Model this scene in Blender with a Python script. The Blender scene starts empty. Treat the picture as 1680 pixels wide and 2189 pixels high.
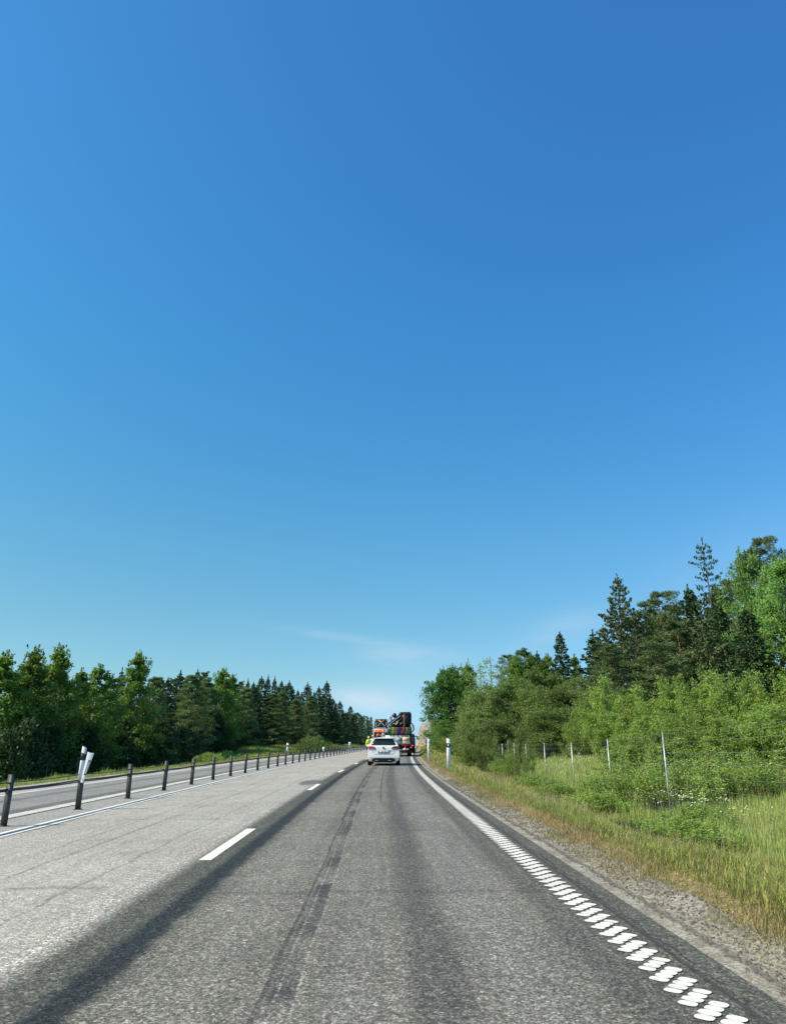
import bpy, math, random
import numpy as np
R = math.radians
PI = math.pi
scene = bpy.context.scene
COL = scene.collection

# ---------------------------------------------------------------- camera, world, sun, exposure
PITCH = math.atan(492 / 1500.0); YAW = math.atan(29 * math.cos(PITCH) / 1500.0); EYE = 1.25
cam_d = bpy.data.cameras.new("camera"); cam = bpy.data.objects.new("camera", cam_d); COL.objects.link(cam)
cam.location = (0, 0, EYE); cam.rotation_euler = (PI / 2 + PITCH, 0, -YAW)
cam_d.sensor_fit = 'VERTICAL'; cam_d.sensor_height = 36; cam_d.lens = 36 * 1500 / 2189.0
cam_d.clip_start = 0.05; cam_d.clip_end = 9000
scene.camera = cam
SUN_EL, SUN_BACK = 41.0, 15.0
world = bpy.data.worlds.new("World"); scene.world = world; world.use_nodes = True
wn = world.node_tree.nodes; wl = world.node_tree.links
for n in list(wn): wn.remove(n)
sky = wn.new('ShaderNodeTexSky'); sky.sky_type = 'NISHITA'; sky.sun_disc = False
sky.sun_elevation = R(SUN_EL); sky.sun_rotation = R(270 - SUN_BACK)
sky.altitude = 0; sky.air_density = 1.0; sky.dust_density = 0.25; sky.ozone_density = 1.8
hsv = wn.new('ShaderNodeHueSaturation'); hsv.inputs['Hue'].default_value = 0.49; hsv.inputs['Saturation'].default_value = 1.12
bg = wn.new('ShaderNodeBackground'); bg.inputs['Strength'].default_value = 0.1073
wo = wn.new('ShaderNodeOutputWorld')
wl.new(sky.outputs[0], hsv.inputs['Color'])
# clearer, bluer air than the stock sky model towards the horizon: tint by elevation
rampn = wn.new('ShaderNodeValToRGB'); rampn.color_ramp.interpolation = 'LINEAR'
_els = [(0.0, (0.254, 0.46, 0.85)), (0.082, (0.301, 0.441, 0.531)), (0.161, (0.319, 0.488, 0.542)), (0.259, (0.319, 0.556, 0.62)), (0.394, (0.284, 0.607, 0.735)), (0.518, (0.273, 0.646, 0.823)), (0.632, (0.287, 0.654, 0.866)), (0.713, (0.298, 0.661, 0.898)), (0.777, (0.304, 0.663, 0.904))]
while len(rampn.color_ramp.elements) < len(_els): rampn.color_ramp.elements.new(.5)
for _e, (_p, _c) in zip(rampn.color_ramp.elements, _els): _e.position = _p
for _e, (_p, _c) in zip(rampn.color_ramp.elements, _els): _e.color = (*_c, 1)
tc0 = wn.new('ShaderNodeTexCoord'); sp0 = wn.new('ShaderNodeSeparateXYZ'); wl.new(tc0.outputs['Generated'], sp0.inputs[0]); wl.new(sp0.outputs['Z'], rampn.inputs[0])
tint = wn.new('ShaderNodeVectorMath'); tint.operation = 'MULTIPLY'; wl.new(hsv.outputs[0], tint.inputs[0]); wl.new(rampn.outputs[0], tint.inputs[1])
azr = wn.new('ShaderNodeValToRGB'); azm = wn.new('ShaderNodeMapRange'); azm.inputs['From Min'].default_value = -.5; azm.inputs['From Max'].default_value = .5
wl.new(sp0.outputs['X'], azm.inputs['Value']); wl.new(azm.outputs[0], azr.inputs[0]); azr.color_ramp.elements.new(.5)
for _e, _c in zip(azr.color_ramp.elements, ((1.04, .97, .90), (1, 1, 1), (1, .96, 1.03))): _e.color = (*_c, 1)
tin0 = wn.new('ShaderNodeVectorMath'); tin0.operation = 'MULTIPLY'; wl.new(tint.outputs[0], tin0.inputs[0]); wl.new(azr.outputs[0], tin0.inputs[1]); tint = tin0
tin2 = wn.new('ShaderNodeVectorMath'); tin2.operation = 'SCALE'; tin2.inputs['Scale'].default_value = 2.0; wl.new(tint.outputs[0], tin2.inputs[0])
# a few thin wisps of cirrus low over the road, on the sky itself
def wmath(op, a, b=0.0, clamp=False):
    n = wn.new('ShaderNodeMath'); n.operation = op; n.use_clamp = clamp
    for i, v in enumerate((a, b)):
        if hasattr(v, 'links'): wl.new(v, n.inputs[i])
        else: n.inputs[i].default_value = v
    return n.outputs[0]
tc = wn.new('ShaderNodeTexCoord'); sp = wn.new('ShaderNodeSeparateXYZ'); wl.new(tc.outputs['Generated'], sp.inputs[0])
_y = wmath('MAXIMUM', sp.outputs['Y'], .05); _a = wmath('DIVIDE', sp.outputs['X'], _y); _e = wmath('DIVIDE', sp.outputs['Z'], _y)
cmb = wn.new('ShaderNodeCombineXYZ'); wl.new(_a, cmb.inputs[0]); wl.new(wmath('MULTIPLY', _e, 3.2), cmb.inputs[1])
nz = wn.new('ShaderNodeTexNoise'); nz.inputs['Scale'].default_value = 9; nz.inputs['Detail'].default_value = 6; nz.inputs['Roughness'].default_value = 0.6; nz.inputs['Distortion'].default_value = .6
wl.new(cmb.outputs[0], nz.inputs['Vector'])
crn = wn.new('ShaderNodeMapRange'); crn.inputs['From Min'].default_value = 0.34; crn.inputs['From Max'].default_value = 0.72; wl.new(nz.outputs['Fac'], crn.inputs['Value'])
tot = None
# (centre across, centre up, half width, half height, tilt, strength), all in tangent units ahead of the road
for (ca, ce, wa, we, tl, k) in ((-.055, .142, .085, .0065, -.13, .2), (.035, .118, .060, .012, -.05, .42), (-.018, .055, .055, .014, -.05, .8), (.05, .075, .10, .03, 0, .16), (.27, .16, .06, .02, .25, .22), (.225, .13, .04, .012, .2, .2), (.5, .22, .12, .07, .5, .12)):
    da = wmath('SUBTRACT', _a, ca); de = wmath('SUBTRACT', wmath('SUBTRACT', _e, ce), wmath('MULTIPLY', da, tl))
    de = wmath('ADD', de, wmath('MULTIPLY', wmath('SUBTRACT', nz.outputs['Fac'], .5), we * 1.2))
    r2 = wmath('ADD', wmath('POWER', wmath('ABSOLUTE', wmath('DIVIDE', da, wa)), 2.0), wmath('POWER', wmath('ABSOLUTE', wmath('DIVIDE', de, we)), 2.0))
    g_ = wmath('MULTIPLY', wmath('EXPONENT', wmath('MULTIPLY', r2, -1.0)), k)
    tot = g_ if tot is None else wmath('ADD', tot, g_)
mmo = wmath('MULTIPLY', tot, wmath('ADD', wmath('MULTIPLY', crn.outputs[0], .9), .25), True)
mxw = wn.new('ShaderNodeMix'); mxw.data_type = 'RGBA'; mxw.inputs['B'].default_value = (5.6, 6.3, 6.9, 1)
wl.new(mmo, mxw.inputs['Factor']); wl.new(tin2.outputs[0], mxw.inputs['A'])
wl.new(mxw.outputs['Result'], bg.inputs['Color']); wl.new(bg.outputs[0], wo.inputs[0])
sun_d = bpy.data.lights.new("sun", 'SUN'); sun_d.energy = 5.0; sun_d.angle = R(0.53); sun_d.color = (1.0, 0.88, 0.67)
sun = bpy.data.objects.new("sun", sun_d); COL.objects.link(sun)
import mathutils
_S = mathutils.Vector((-math.cos(R(SUN_EL)) * math.cos(R(SUN_BACK)), -math.cos(R(SUN_EL)) * math.sin(R(SUN_BACK)), math.sin(R(SUN_EL))))
sun.rotation_euler = _S.to_track_quat('Z', 'Y').to_euler()
scene.view_settings.view_transform = 'Standard'; scene.view_settings.look = 'None'
scene.view_settings.exposure = 0.25; scene.view_settings.gamma = 1.0

# ---------------------------------------------------------------- ground shape: u across the road, s along it
def _slope(s): return np.interp(s, [0, 15, 40, 90, 180, 3000], [0, 0, .027, .054, .055, .055])
_sg = np.linspace(0, 3400, 6801); _og = np.concatenate([[0], np.cumsum((_slope(_sg[1:]) + _slope(_sg[:-1])) / 2 * 0.5)])
def off(s): return np.interp(s, _sg, _og)
_zs = np.linspace(-50, 3400, 3451)
_zt = np.interp(_zs, [0, 80, 130, 165, 200, 300, 600, 3400], [0, 0, .12, .15, -.12, -2.6, -14, -70])
_zt = np.convolve(np.pad(_zt, 8, mode='edge'), np.ones(17) / 17, mode='valid')
def zr(s): return np.interp(s, _zs, _zt)
def sst(a, b, x):
    t = np.clip((np.asarray(x, float) - a) / (b - a), 0, 1); return t * t * (3 - 2 * t)
def zg(u, s):
    """terrain height at (u, s), road excluded"""
    u = np.asarray(u, float); s = np.asarray(s, float)
    a = np.interp(u, [-3000, -60, -25, -18, -15.5, -12.3, -11.3, -10.75, -10.65, 1.9, 2.0, 2.4, 2.6, 2.88, 3.3, 4.6, 6.6, 9, 11, 14, 18, 30, 60, 3000],
                  [-1, -1, -1.7, -1.6, -1.3, -.12, -.02, -.03, -.35, -.35, -.03, -.02, .03, .15, .06, -.5, -.85, -.95, -.6, .05, .3, .5, .7, 1])
    bR = np.interp(u, [1.9, 2.0, 2.4, 2.9, 3.7, 6, 9, 15, 3000], [-.35, -.03, -.02, .16, .45, 1.0, 1.4, 1.9, 2.5])
    bL = np.interp(u, [-3000, -60, -20, -15, -11.8, -10.75, -10.65], [1, 1, .75, .6, .1, -.03, -.35])
    wR = sst(80, 125, s) * (u > 1.9); wL = sst(52, 88, s) * (u < -10.65)
    z = a * (1 - wR - wL) + bR * wR + bL * wL
    bump = .05 * np.sin(u * 1.7 + s * .31) * np.sin(s * .9 + u * .4) + .03 * np.sin(s * 2.3 + u * 3.1)
    z = z + bump * (((u > 3.1) | (u < -11.8)) * 1.0)
    return z + zr(s)
def W(u, s, z=0.0):
    return (float(u + off(s)), float(s), float(z + zr(s)))
def ray(px, py, d):
    """world point seen at photo position (1680-wide picture) at forward distance d"""
    xc = (px - 840) / 1500.0; yc = -(py - 1094.5) / 1500.0
    cp, sp_ = math.cos(PITCH), math.sin(PITCH)
    fy = cp - yc * sp_; fz = sp_ + yc * cp; fx = xc
    x = fx * math.cos(YAW) + fy * math.sin(YAW); y = -fx * math.sin(YAW) + fy * math.cos(YAW)
    k = d / y
    return x * k, d, EYE + fz * k

# ---------------------------------------------------------------- materials
class NT:
    def __init__(self, name):
        self.m = bpy.data.materials.new(name); self.m.use_nodes = True
        self.t = self.m.node_tree; self.n = self.t.nodes; self.l = self.t.links
        self.b = self.n['Principled BSDF']; self.o = self.n['Material Output']
    def add(self, typ, **kw):
        n = self.n.new(typ)
        for k, v in kw.items(): setattr(n, k, v)
        return n
    def link(self, a, b): self.l.new(a, b)
    def setin(self, inp, v):
        if hasattr(v, 'is_linked') or hasattr(v, 'links'): self.l.new(v, inp)
        else: inp.default_value = v
    def math(self, op, a, b=0.0, c=None, clamp=False):
        n = self.n.new('ShaderNodeMath'); n.operation = op; n.use_clamp = clamp
        self.setin(n.inputs[0], a); self.setin(n.inputs[1], b)
        if c is not None: self.setin(n.inputs[2], c)
        return n.outputs[0]
    def rng(self, v, a, b, lo=0.0, hi=1.0, smooth=True):
        n = self.n.new('ShaderNodeMapRange'); n.interpolation_type = 'SMOOTHSTEP' if smooth else 'LINEAR'
        self.setin(n.inputs['Value'], v)
        n.inputs['From Min'].default_value = a; n.inputs['From Max'].default_value = b
        n.inputs['To Min'].default_value = lo; n.inputs['To Max'].default_value = hi
        return n.outputs[0]
    def noise(self, vec, scale, detail=2, rough=.5, col=False):
        n = self.n.new('ShaderNodeTexNoise'); n.inputs['Scale'].default_value = scale
        n.inputs['Detail'].default_value = detail; n.inputs['Roughness'].default_value = rough
        if vec is not None: self.l.new(vec, n.inputs['Vector'])
        return n.outputs['Color'] if col else n.outputs['Fac']
    def voro(self, vec, scale, out='Color'):
        n = self.n.new('ShaderNodeTexVoronoi'); n.inputs['Scale'].default_value = scale
        self.l.new(vec, n.inputs['Vector']); return n.outputs[out]
    def mix(self, f, a, b, blend='MIX'):
        n = self.n.new('ShaderNodeMix'); n.data_type = 'RGBA'; n.blend_type = blend
        self.setin(n.inputs['Factor'], f)
        for inp, v in ((n.inputs['A'], a), (n.inputs['B'], b)):
            if isinstance(v, tuple): inp.default_value = (*v, 1) if len(v) == 3 else v
            else: self.l.new(v, inp)
        return n.outputs['Result']
    def scale(self, col, f):
        n = self.n.new('ShaderNodeVectorMath'); n.operation = 'SCALE'
        self.l.new(col, n.inputs[0]); self.setin(n.inputs['Scale'], f); return n.outputs[0]
    def obj(self): return self.n.new('ShaderNodeTexCoord').outputs['Object']
    def gen(self): return self.n.new('ShaderNodeNewGeometry').outputs['Position']
    def uv(self): return self.n.new('ShaderNodeTexCoord').outputs['UV']
    def base(self, c, rough=.8, metal=0.0):
        self.setin(self.b.inputs['Base Color'], c if not isinstance(c, tuple) else (*c, 1))
        self.setin(self.b.inputs['Roughness'], rough); self.setin(self.b.inputs['Metallic'], metal)
    def bump(self, h, strength=.5, dist=.01):
        n = self.n.new('ShaderNodeBump'); n.inputs['Strength'].default_value = strength; n.inputs['Distance'].default_value = dist
        self.l.new(h, n.inputs['Height']); self.l.new(n.outputs[0], self.b.inputs['Normal'])
_mc = {}
def simple(name, col, rough=.6, metal=0.0, var=.12, scale=12, coat=0.0, emit=None):
    if name in _mc: return _mc[name]
    t = NT(name); o = t.obj(); f = t.noise(o, scale, 4, .6)
    k = t.rng(f, .3, .7, 1 - var, 1 + var)
    rgb = t.add('ShaderNodeRGB'); rgb.outputs[0].default_value = (*col, 1)
    t.base(t.scale(rgb.outputs[0], k), rough, metal)
    t.setin(t.b.inputs['Roughness'], t.rng(f, .3, .7, max(rough - .08, .02), min(rough + .1, 1)))
    if rough > .78: t.b.inputs['Specular IOR Level'].default_value = .1
    if coat: t.b.inputs['Coat Weight'].default_value = coat; t.b.inputs['Coat Roughness'].default_value = .05
    if emit: t.b.inputs['Emission Color'].default_value = (*emit[0], 1); t.b.inputs['Emission Strength'].default_value = emit[1]
    _mc[name] = t.m; return t.m
def foliage(name, ca, cb, cc, transl=.3, rough=.55, nscale=.8):
    """leaf material: hue varies over the crown in patches and from leaf to leaf and tree to tree"""
    t = NT(name); g = t.gen(); f = t.noise(g, nscale, 3, .6); f2 = t.noise(g, 9.0, 2, .5)
    a = t.mix(t.rng(f, .35, .65), ca, cb); a = t.mix(t.rng(f2, .5, .72), a, cc)
    inf = t.add('ShaderNodeObjectInfo').outputs['Random']
    k = t.rng(inf, 0, 1, .78, 1.22, False); a = t.scale(a, k)
    t.base(a, rough); t.b.inputs['Specular IOR Level'].default_value = .35
    tr = t.add('ShaderNodeBsdfTranslucent'); t.link(t.scale(a, 1.5), tr.inputs['Color'])
    mx = t.add('ShaderNodeMixShader'); mx.inputs[0].default_value = transl
    t.link(t.b.outputs[0], mx.inputs[1]); t.link(tr.outputs[0], mx.inputs[2]); t.link(mx.outputs[0], t.o.inputs['Surface'])
    return t.m

# ---------------------------------------------------------------- mesh helpers
def tag(o, label=None, cat=None, group=None, kind=None):
    if label: o['label'] = label
    if cat: o['category'] = cat
    if group: o['group'] = group
    if kind: o['kind'] = kind
    return o
def empty(name, loc=(0, 0, 0), rz=0.0, label=None, cat=None, group=None):
    o = bpy.data.objects.new(name, None); COL.objects.link(o); o.location = loc; o.rotation_euler = (0, 0, rz)
    o.empty_display_size = .2
    return tag(o, label, cat, group)
def mesh_np(name, V, F, uv=None, smooth=False):
    """V (n,3); F (m,k) array with equal k, or a list of index lists"""
    me = bpy.data.meshes.new(name)
    V = np.asarray(V, np.float32)
    if isinstance(F, np.ndarray):
        k = F.shape[1]; li = F.astype(np.int32).ravel(); starts = np.arange(0, len(li), k, dtype=np.int32)
    else:
        li = np.array([i for f in F for i in f], np.int32)
        ln = np.array([len(f) for f in F]); starts = np.concatenate([[0], np.cumsum(ln)[:-1]]).astype(np.int32)
    me.vertices.add(len(V)); me.vertices.foreach_set('co', V.ravel())
    me.loops.add(len(li)); me.loops.foreach_set('vertex_index', li)
    me.polygons.add(len(starts)); me.polygons.foreach_set('loop_start', starts)
    me.update(calc_edges=True); me.validate()
    if uv is not None:
        ul = me.uv_layers.new(name='UVMap'); lv = np.empty(len(me.loops), np.int32); me.loops.foreach_get('vertex_index', lv)
        ul.data.foreach_set('uv', np.asarray(uv, np.float32)[lv].ravel())
    if smooth: me.polygons.foreach_set('use_smooth', np.ones(len(me.polygons), bool))
    return me
def link(name, me, mat, parent=None):
    if mat is not None and not me.materials: me.materials.append(mat)
    o = bpy.data.objects.new(name, me); COL.objects.link(o)
    if parent: o.parent = parent
    return o
class MB:
    def __init__(s): s.v = []; s.f = []
    def add(s, vs, fs):
        b = len(s.v); s.v += [tuple(v) for v in vs]; s.f += [[i + b for i in f] for f in fs]; return s
    def box(s, x0, x1, y0, y1, z0, z1):
        return s.add([(x0, y0, z0), (x1, y0, z0), (x1, y1, z0), (x0, y1, z0), (x0, y0, z1), (x1, y0, z1), (x1, y1, z1), (x0, y1, z1)],
                     [(0, 3, 2, 1), (4, 5, 6, 7), (0, 1, 5, 4), (1, 2, 6, 5), (2, 3, 7, 6), (3, 0, 4, 7)])
    def cbox(s, x0, x1, y0, y1, z0, z1, c=.02):
        """box with chamfered edges all round"""
        c = min(c, (x1 - x0) / 2.2, (y1 - y0) / 2.2, (z1 - z0) / 2.2)
        rings = [(z0, c), (z0 + c, 0), (z1 - c, 0), (z1, c)]
        vs = []
        for z, i in rings:
            a = c if True else 0
            X0, X1, Y0, Y1 = x0 + i, x1 - i, y0 + i, y1 - i
            vs += [(X0 + a, Y0, z), (X1 - a, Y0, z), (X1, Y0 + a, z), (X1, Y1 - a, z), (X1 - a, Y1, z), (X0 + a, Y1, z), (X0, Y1 - a, z), (X0, Y0 + a, z)]
        fs = [tuple(range(7, -1, -1)), tuple(range(24, 32))]
        for r in range(3):
            for k in range(8):
                k2 = (k + 1) % 8; fs.append((r * 8 + k, r * 8 + k2, (r + 1) * 8 + k2, (r + 1) * 8 + k))
        return s.add(vs, fs)
    def tube(s, pts, rad, n=8, cap=True):
        pts = [mathutils.Vector(p) for p in pts]
        if not isinstance(rad, (list, tuple)): rad = [rad] * len(pts)
        vs = []; fs = []
        for i, p in enumerate(pts):
            d = (pts[min(i + 1, len(pts) - 1)] - pts[max(i - 1, 0)])
            if d.length < 1e-9: d = mathutils.Vector((0, 0, 1))
            d.normalize()
            a = d.cross(mathutils.Vector((0, 0, 1)) if abs(d.z) < .9 else mathutils.Vector((1, 0, 0))).normalized(); b = d.cross(a)
            for k in range(n):
                t = 2 * PI * k / n; vs.append(tuple(p + (a * math.cos(t) + b * math.sin(t)) * rad[i]))
        for i in range(len(pts) - 1):
            for k in range(n):
                k2 = (k + 1) % n; fs.append((i * n + k, i * n + k2, (i + 1) * n + k2, (i + 1) * n + k))
        if cap:
            fs.append(tuple(range(n - 1, -1, -1))); fs.append(tuple(range((len(pts) - 1) * n, len(pts) * n)))
        return s.add(vs, fs)
    def bar(s, a, b, w, h, up=(0, 0, 1)):
        """rectangular bar from a to b, width w across, height h along up"""
        a = mathutils.Vector(a); b = mathutils.Vector(b); d = (b - a).normalized(); up = mathutils.Vector(up)
        x = d.cross(up); x = x.normalized() if x.length > 1e-6 else mathutils.Vector((1, 0, 0)); y = x.cross(d).normalized()
        vs = []
        for p in (a, b):
            for i, j in ((-1, -1), (1, -1), (1, 1), (-1, 1)): vs.append(tuple(p + x * w / 2 * i + y * h / 2 * j))
        return s.add(vs, [(0, 1, 2, 3), (7, 6, 5, 4), (0, 4, 5, 1), (1, 5, 6, 2), (2, 6, 7, 3), (3, 7, 4, 0)])
    def cyl(s, c, axis, r, h, n=20):
        a = mathutils.Vector(c); d = mathutils.Vector(axis).normalized() * h / 2
        return s.tube([a - d, a + d], r, n)
    def prism(s, poly, y0, y1):
        """polygon in x,z pushed along y"""
        n = len(poly); vs = [(x, y0, z) for x, z in poly] + [(x, y1, z) for x, z in poly]
        fs = [tuple(range(n)), tuple(range(2 * n - 1, n - 1, -1))] + [(k, n + k, n + (k + 1) % n, (k + 1) % n) for k in range(n)]
        return s.add(vs, fs)
    def build(s, name, mat, parent=None, smooth=False, bevel=0):
        me = mesh_np(name, np.array(s.v), s.f, smooth=smooth); o = link(name, me, mat, parent)
        if bevel:
            m = o.modifiers.new('bevel', 'BEVEL'); m.width = bevel; m.segments = 2; m.limit_method = 'ANGLE'
        return o

# ---------------------------------------------------------------- ground, road, shoulder
def strip(name, mat, us, ss, zf, kind='structure'):
    U, S = np.meshgrid(us, ss); Z = zf(U, S)
    V = np.stack([U + off(S), S, Z], -1).reshape(-1, 3)
    nu, ns = len(us), len(ss); i = np.arange(ns - 1)[:, None] * nu + np.arange(nu - 1)[None]
    F = np.stack([i, i + 1, i + nu + 1, i + nu], -1).reshape(-1, 4)
    me = mesh_np(name, V, F, uv=np.stack([U.ravel(), S.ravel()], -1), smooth=True)
    o = link(name, me, mat); o['kind'] = kind; return o
ss_far = [260, 290, 330, 380, 450, 550, 700, 900, 1200, 1700, 2300, 3200]
SS = np.concatenate([np.arange(-12, 60, .5), np.arange(60, 240, 2.0), ss_far])
US = np.concatenate([[-3000, -1200, -500, -200, -100, -60, -40], np.arange(-30, -10.8, .5), [-10.75, -10.65, -6, -2, 1.9, 2.0], np.arange(2.2, 4, .15), np.arange(4.2, 20, .5), [21, 23, 26, 30, 36, 45, 60, 100, 200, 500, 1200, 3000]])

def ground_mat():
    t = NT('grassy_soil'); p = t.gen(); uv = t.uv()
    s = t.add('ShaderNodeSeparateXYZ'); t.link(uv, s.inputs[0]); u = s.outputs['X']
    n1 = t.noise(p, .9, 5, .65); n2 = t.noise(p, 14, 4, .7); n3 = t.noise(p, 70, 2, .6)
    green = t.mix(t.rng(n1, .35, .65), (.15, .19, .045), (.22, .24, .07))
    dry = t.mix(t.rng(n2, .35, .65), (.34, .28, .14), (.20, .16, .08))
    uj = t.math('ADD', u, t.math('MULTIPLY', t.math('SUBTRACT', n1, .5), 1.6))
    edge = t.math('MULTIPLY', t.rng(uj, 1.7, 2.4), t.rng(uj, 4.2, 2.9))
    edge = t.math('MAXIMUM', edge, t.math('MULTIPLY', t.rng(uj, -13.0, -11.8), .7))
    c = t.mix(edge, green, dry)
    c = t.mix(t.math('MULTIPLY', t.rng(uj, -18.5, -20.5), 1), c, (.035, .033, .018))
    c = t.scale(c, t.rng(n3, .3, .7, .6, 1.35))
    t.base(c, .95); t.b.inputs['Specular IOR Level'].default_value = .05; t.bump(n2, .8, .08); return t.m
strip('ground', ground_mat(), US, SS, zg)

def road_mat():
    t = NT('worn_asphalt'); uv = t.uv(); s = t.add('ShaderNodeSeparateXYZ'); t.link(uv, s.inputs[0]); u0, v = s.outputs['X'], s.outputs['Y']
    big = t.noise(uv, .45, 4, .6); mid = t.noise(uv, 3.0, 4, .65); fin = t.noise(uv, 22, 3, .7)
    st = t.add('ShaderNodeMapping'); st.inputs['Scale'].default_value = (9, .35, 1); t.link(uv, st.inputs['Vector'])
    lon = t.noise(st.outputs[0], 1.0, 4, .6)                      # streaks drawn out along the lanes
    u = t.math('ADD', u0, t.math('MULTIPLY', t.math('SUBTRACT', mid, .5), .16))
    def band(c, w, soft):
        return t.rng(t.math('ABSOLUTE', t.math('SUBTRACT', u, c)), w + soft, w)
    def cb(x0, x1, soft=.06):
        return t.math('MULTIPLY', t.rng(u, x0 - soft, x0 + soft), t.rng(u, x1 + soft, x1 - soft))
    light = (.475, .44, .365)
    c = t.mix(t.rng(lon, .3, .7), light, (.40, .38, .315))
    c = t.mix(cb(-9.25, -6.38, .1), c, (.29, .285, .25))
    c = t.mix(t.math('MULTIPLY', band(-8.3, .05, .16), .55), c, (.12, .12, .11))
    c = t.mix(t.math('MULTIPLY', band(-6.9, .10, .16), .65), c, (.11, .11, .10))
    c = t.mix(cb(-6.38, -5.45, .02), c, (.36, .35, .305))
    # the lane driven on: darker, with wheel tracks
    c = t.mix(t.rng(u, -2.16, -1.92), c, (.125, .125, .10))
    drv = t.mix(t.rng(lon, .35, .65), (.235, .222, .178), (.19, .182, .147))
    c = t.mix(t.rng(u, -1.52, -1.36), c, drv)
    c = t.mix(t.math('MULTIPLY', band(-1.585, .05, .12), t.rng(lon, .1, .5, .85, 1.0)), c, (.042, .048, .046))
    c = t.mix(t.math('MULTIPLY', band(.33, .05, .20), .60), c, (.085, .087, .08))
    c = t.mix(t.math('MULTIPLY', band(1.34, .05, .12), .55), c, (.085, .09, .08))
    c = t.mix(t.math('MULTIPLY', band(-1.05, .10, .22), .45), c, (.29, .275, .225))
    c = t.mix(t.math('MULTIPLY', band(.83, .12, .20), .40), c, (.26, .255, .23))
    c = t.mix(t.math('MULTIPLY', band(-.15, .05, .20), .25), c, (.26, .255, .23))
    c = t.mix(t.rng(u, 1.42, 1.50), c, (.135, .133, .108))
    # tar seam with its broken dark pads near the left wheel track
    ln1 = t.noise(st.outputs[0], .7, 2, .5)
    sw = t.math('ADD', u0, t.math('MULTIPLY', t.math('SUBTRACT', t.noise(uv, .35, 2), .5), .10))
    cmbn = t.add('ShaderNodeCombineXYZ'); t.link(v, cmbn.inputs[1]); seg = t.noise(cmbn.outputs[0], .55, 3, .65)
    d_ = t.math('ABSOLUTE', t.math('ADD', sw, .50))
    wide = t.math('MULTIPLY', t.rng(d_, .095, .05), t.math('MULTIPLY', t.rng(seg, .44, .56, .12, .8), t.rng(mid, .25, .6, .65, 1)))
    c = t.mix(wide, c, (.06, .062, .060))
    for o_, k_ in ((-.075, .5), (.03, .45)):
        thin = t.rng(t.math('ABSOLUTE', t.math('ADD', sw, .50 + o_)), .012, .004); c = t.mix(t.math('MULTIPLY', thin, t.math('MULTIPLY', t.rng(fin, .35, .6), k_)), c, (.42, .41, .37))
    c = t.mix(t.math('MULTIPLY', t.rng(t.math('ABSOLUTE', t.math('ADD', sw, .60)), .022, .008), .6), c, (.06, .06, .058))
    jit = t.math('MULTIPLY', t.math('SUBTRACT', t.noise(uv, 1.7, 4, .7), .5), .22)
    def crack(cx, w, v0, v1, k):
        m = t.rng(t.math('ABSOLUTE', t.math('ADD', t.math('SUBTRACT', u0, cx), jit)), w, w * .4)
        return t.math('MULTIPLY', t.math('MULTIPLY', m, t.rng(v, v0, v0 + 2)), t.math('MULTIPLY', t.rng(v, v1, v1 - 2), k))
    for a in ((.03, .022, 16, 60, .75), (-.62, .03, 12, 90, .7), (1.86, .018, 3, 90, .6), (-3.6, .03, 6, 26, .35), (-4.0, .03, 8, 60, .28), (-2.75, .03, 4, 40, .3)):
        c = t.mix(crack(*a), c, (.05, .05, .048))
    for (v0, sl, x0, x1, k) in ((7.3, .06, -8, -2.3, .30), (6.9, .03, -2.2, 1.6, .28), (11.5, -.03, -2.2, 1.7, .22), (13.2, .05, -5.5, -2.4, .2), (19.6, .02, -2, 1.7, .3), (27, .02, -5.4, 1.6, .25), (46, 0, -5.4, 1.6, .25)):
        dd = t.math('SUBTRACT', t.math('ADD', v, t.math('MULTIPLY', jit, 1.6)), t.math('ADD', v0, t.math('MULTIPLY', u0, sl)))
        m = t.math('MULTIPLY', t.rng(t.math('ABSOLUTE', dd), .10, .02), t.math('MULTIPLY', t.rng(u0, x0, x0 + .3), t.rng(u0, x1, x1 - .3)))
        c = t.mix(t.math('MULTIPLY', m, k), c, (.06, .06, .058))
    # oil stain beside a dash, small tar spots
    du = t.math('DIVIDE', t.math('ADD', u, 2.3), .4); dv = t.math('DIVIDE', t.math('SUBTRACT', v, 24.6), 1.9)
    rr = t.math('ADD', t.math('SQRT', t.math('ADD', t.math('MULTIPLY', du, du), t.math('MULTIPLY', dv, dv))), t.math('MULTIPLY', t.math('SUBTRACT', mid, .5), .9))
    c = t.mix(t.rng(rr, 1.05, .6, 0, .75), c, (.10, .10, .092))
    spots = t.voro(uv, 2.2, 'Distance'); c = t.mix(t.math('MULTIPLY', t.rng(spots, .055, .03), t.math('MULTIPLY', t.rng(u0, -2, -1.5), .5)), c, (.05, .05, .05))
    # stones: every one its own brightness, with gaps between them
    vc = t.voro(uv, 105, 'Color'); sv = t.add('ShaderNodeSeparateXYZ'); t.link(vc, sv.inputs[0])
    vc2 = t.voro(uv, 52, 'Color'); sv2 = t.add('ShaderNodeSeparateXYZ'); t.link(vc2, sv2.inputs[0])
    stone = t.math('ADD', t.math('MULTIPLY', t.math('POWER', sv.outputs['X'], 2.4), 1.25), .54)
    stone2 = t.math('ADD', t.math('MULTIPLY', t.math('POWER', sv2.outputs['Y'], 2.2), .9), .70)
    inlane = t.rng(u0, -2.6, -2.0, .62, .95)
    k = t.math('ADD', t.math('MULTIPLY', t.math('SUBTRACT', t.math('MULTIPLY', stone, stone2), .98), inlane), 1.0)
    c = t.scale(c, k)
    c = t.scale(c, t.math('MULTIPLY', t.rng(big, .3, .7, .92, 1.08), t.math('MULTIPLY', t.rng(fin, .25, .75, .80, 1.2), t.rng(mid, .3, .7, .94, 1.06))))
    hue = t.mix(.10, c, t.mix(1.0, c, t.scale(vc, 1.9), 'MULTIPLY'))
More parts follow.
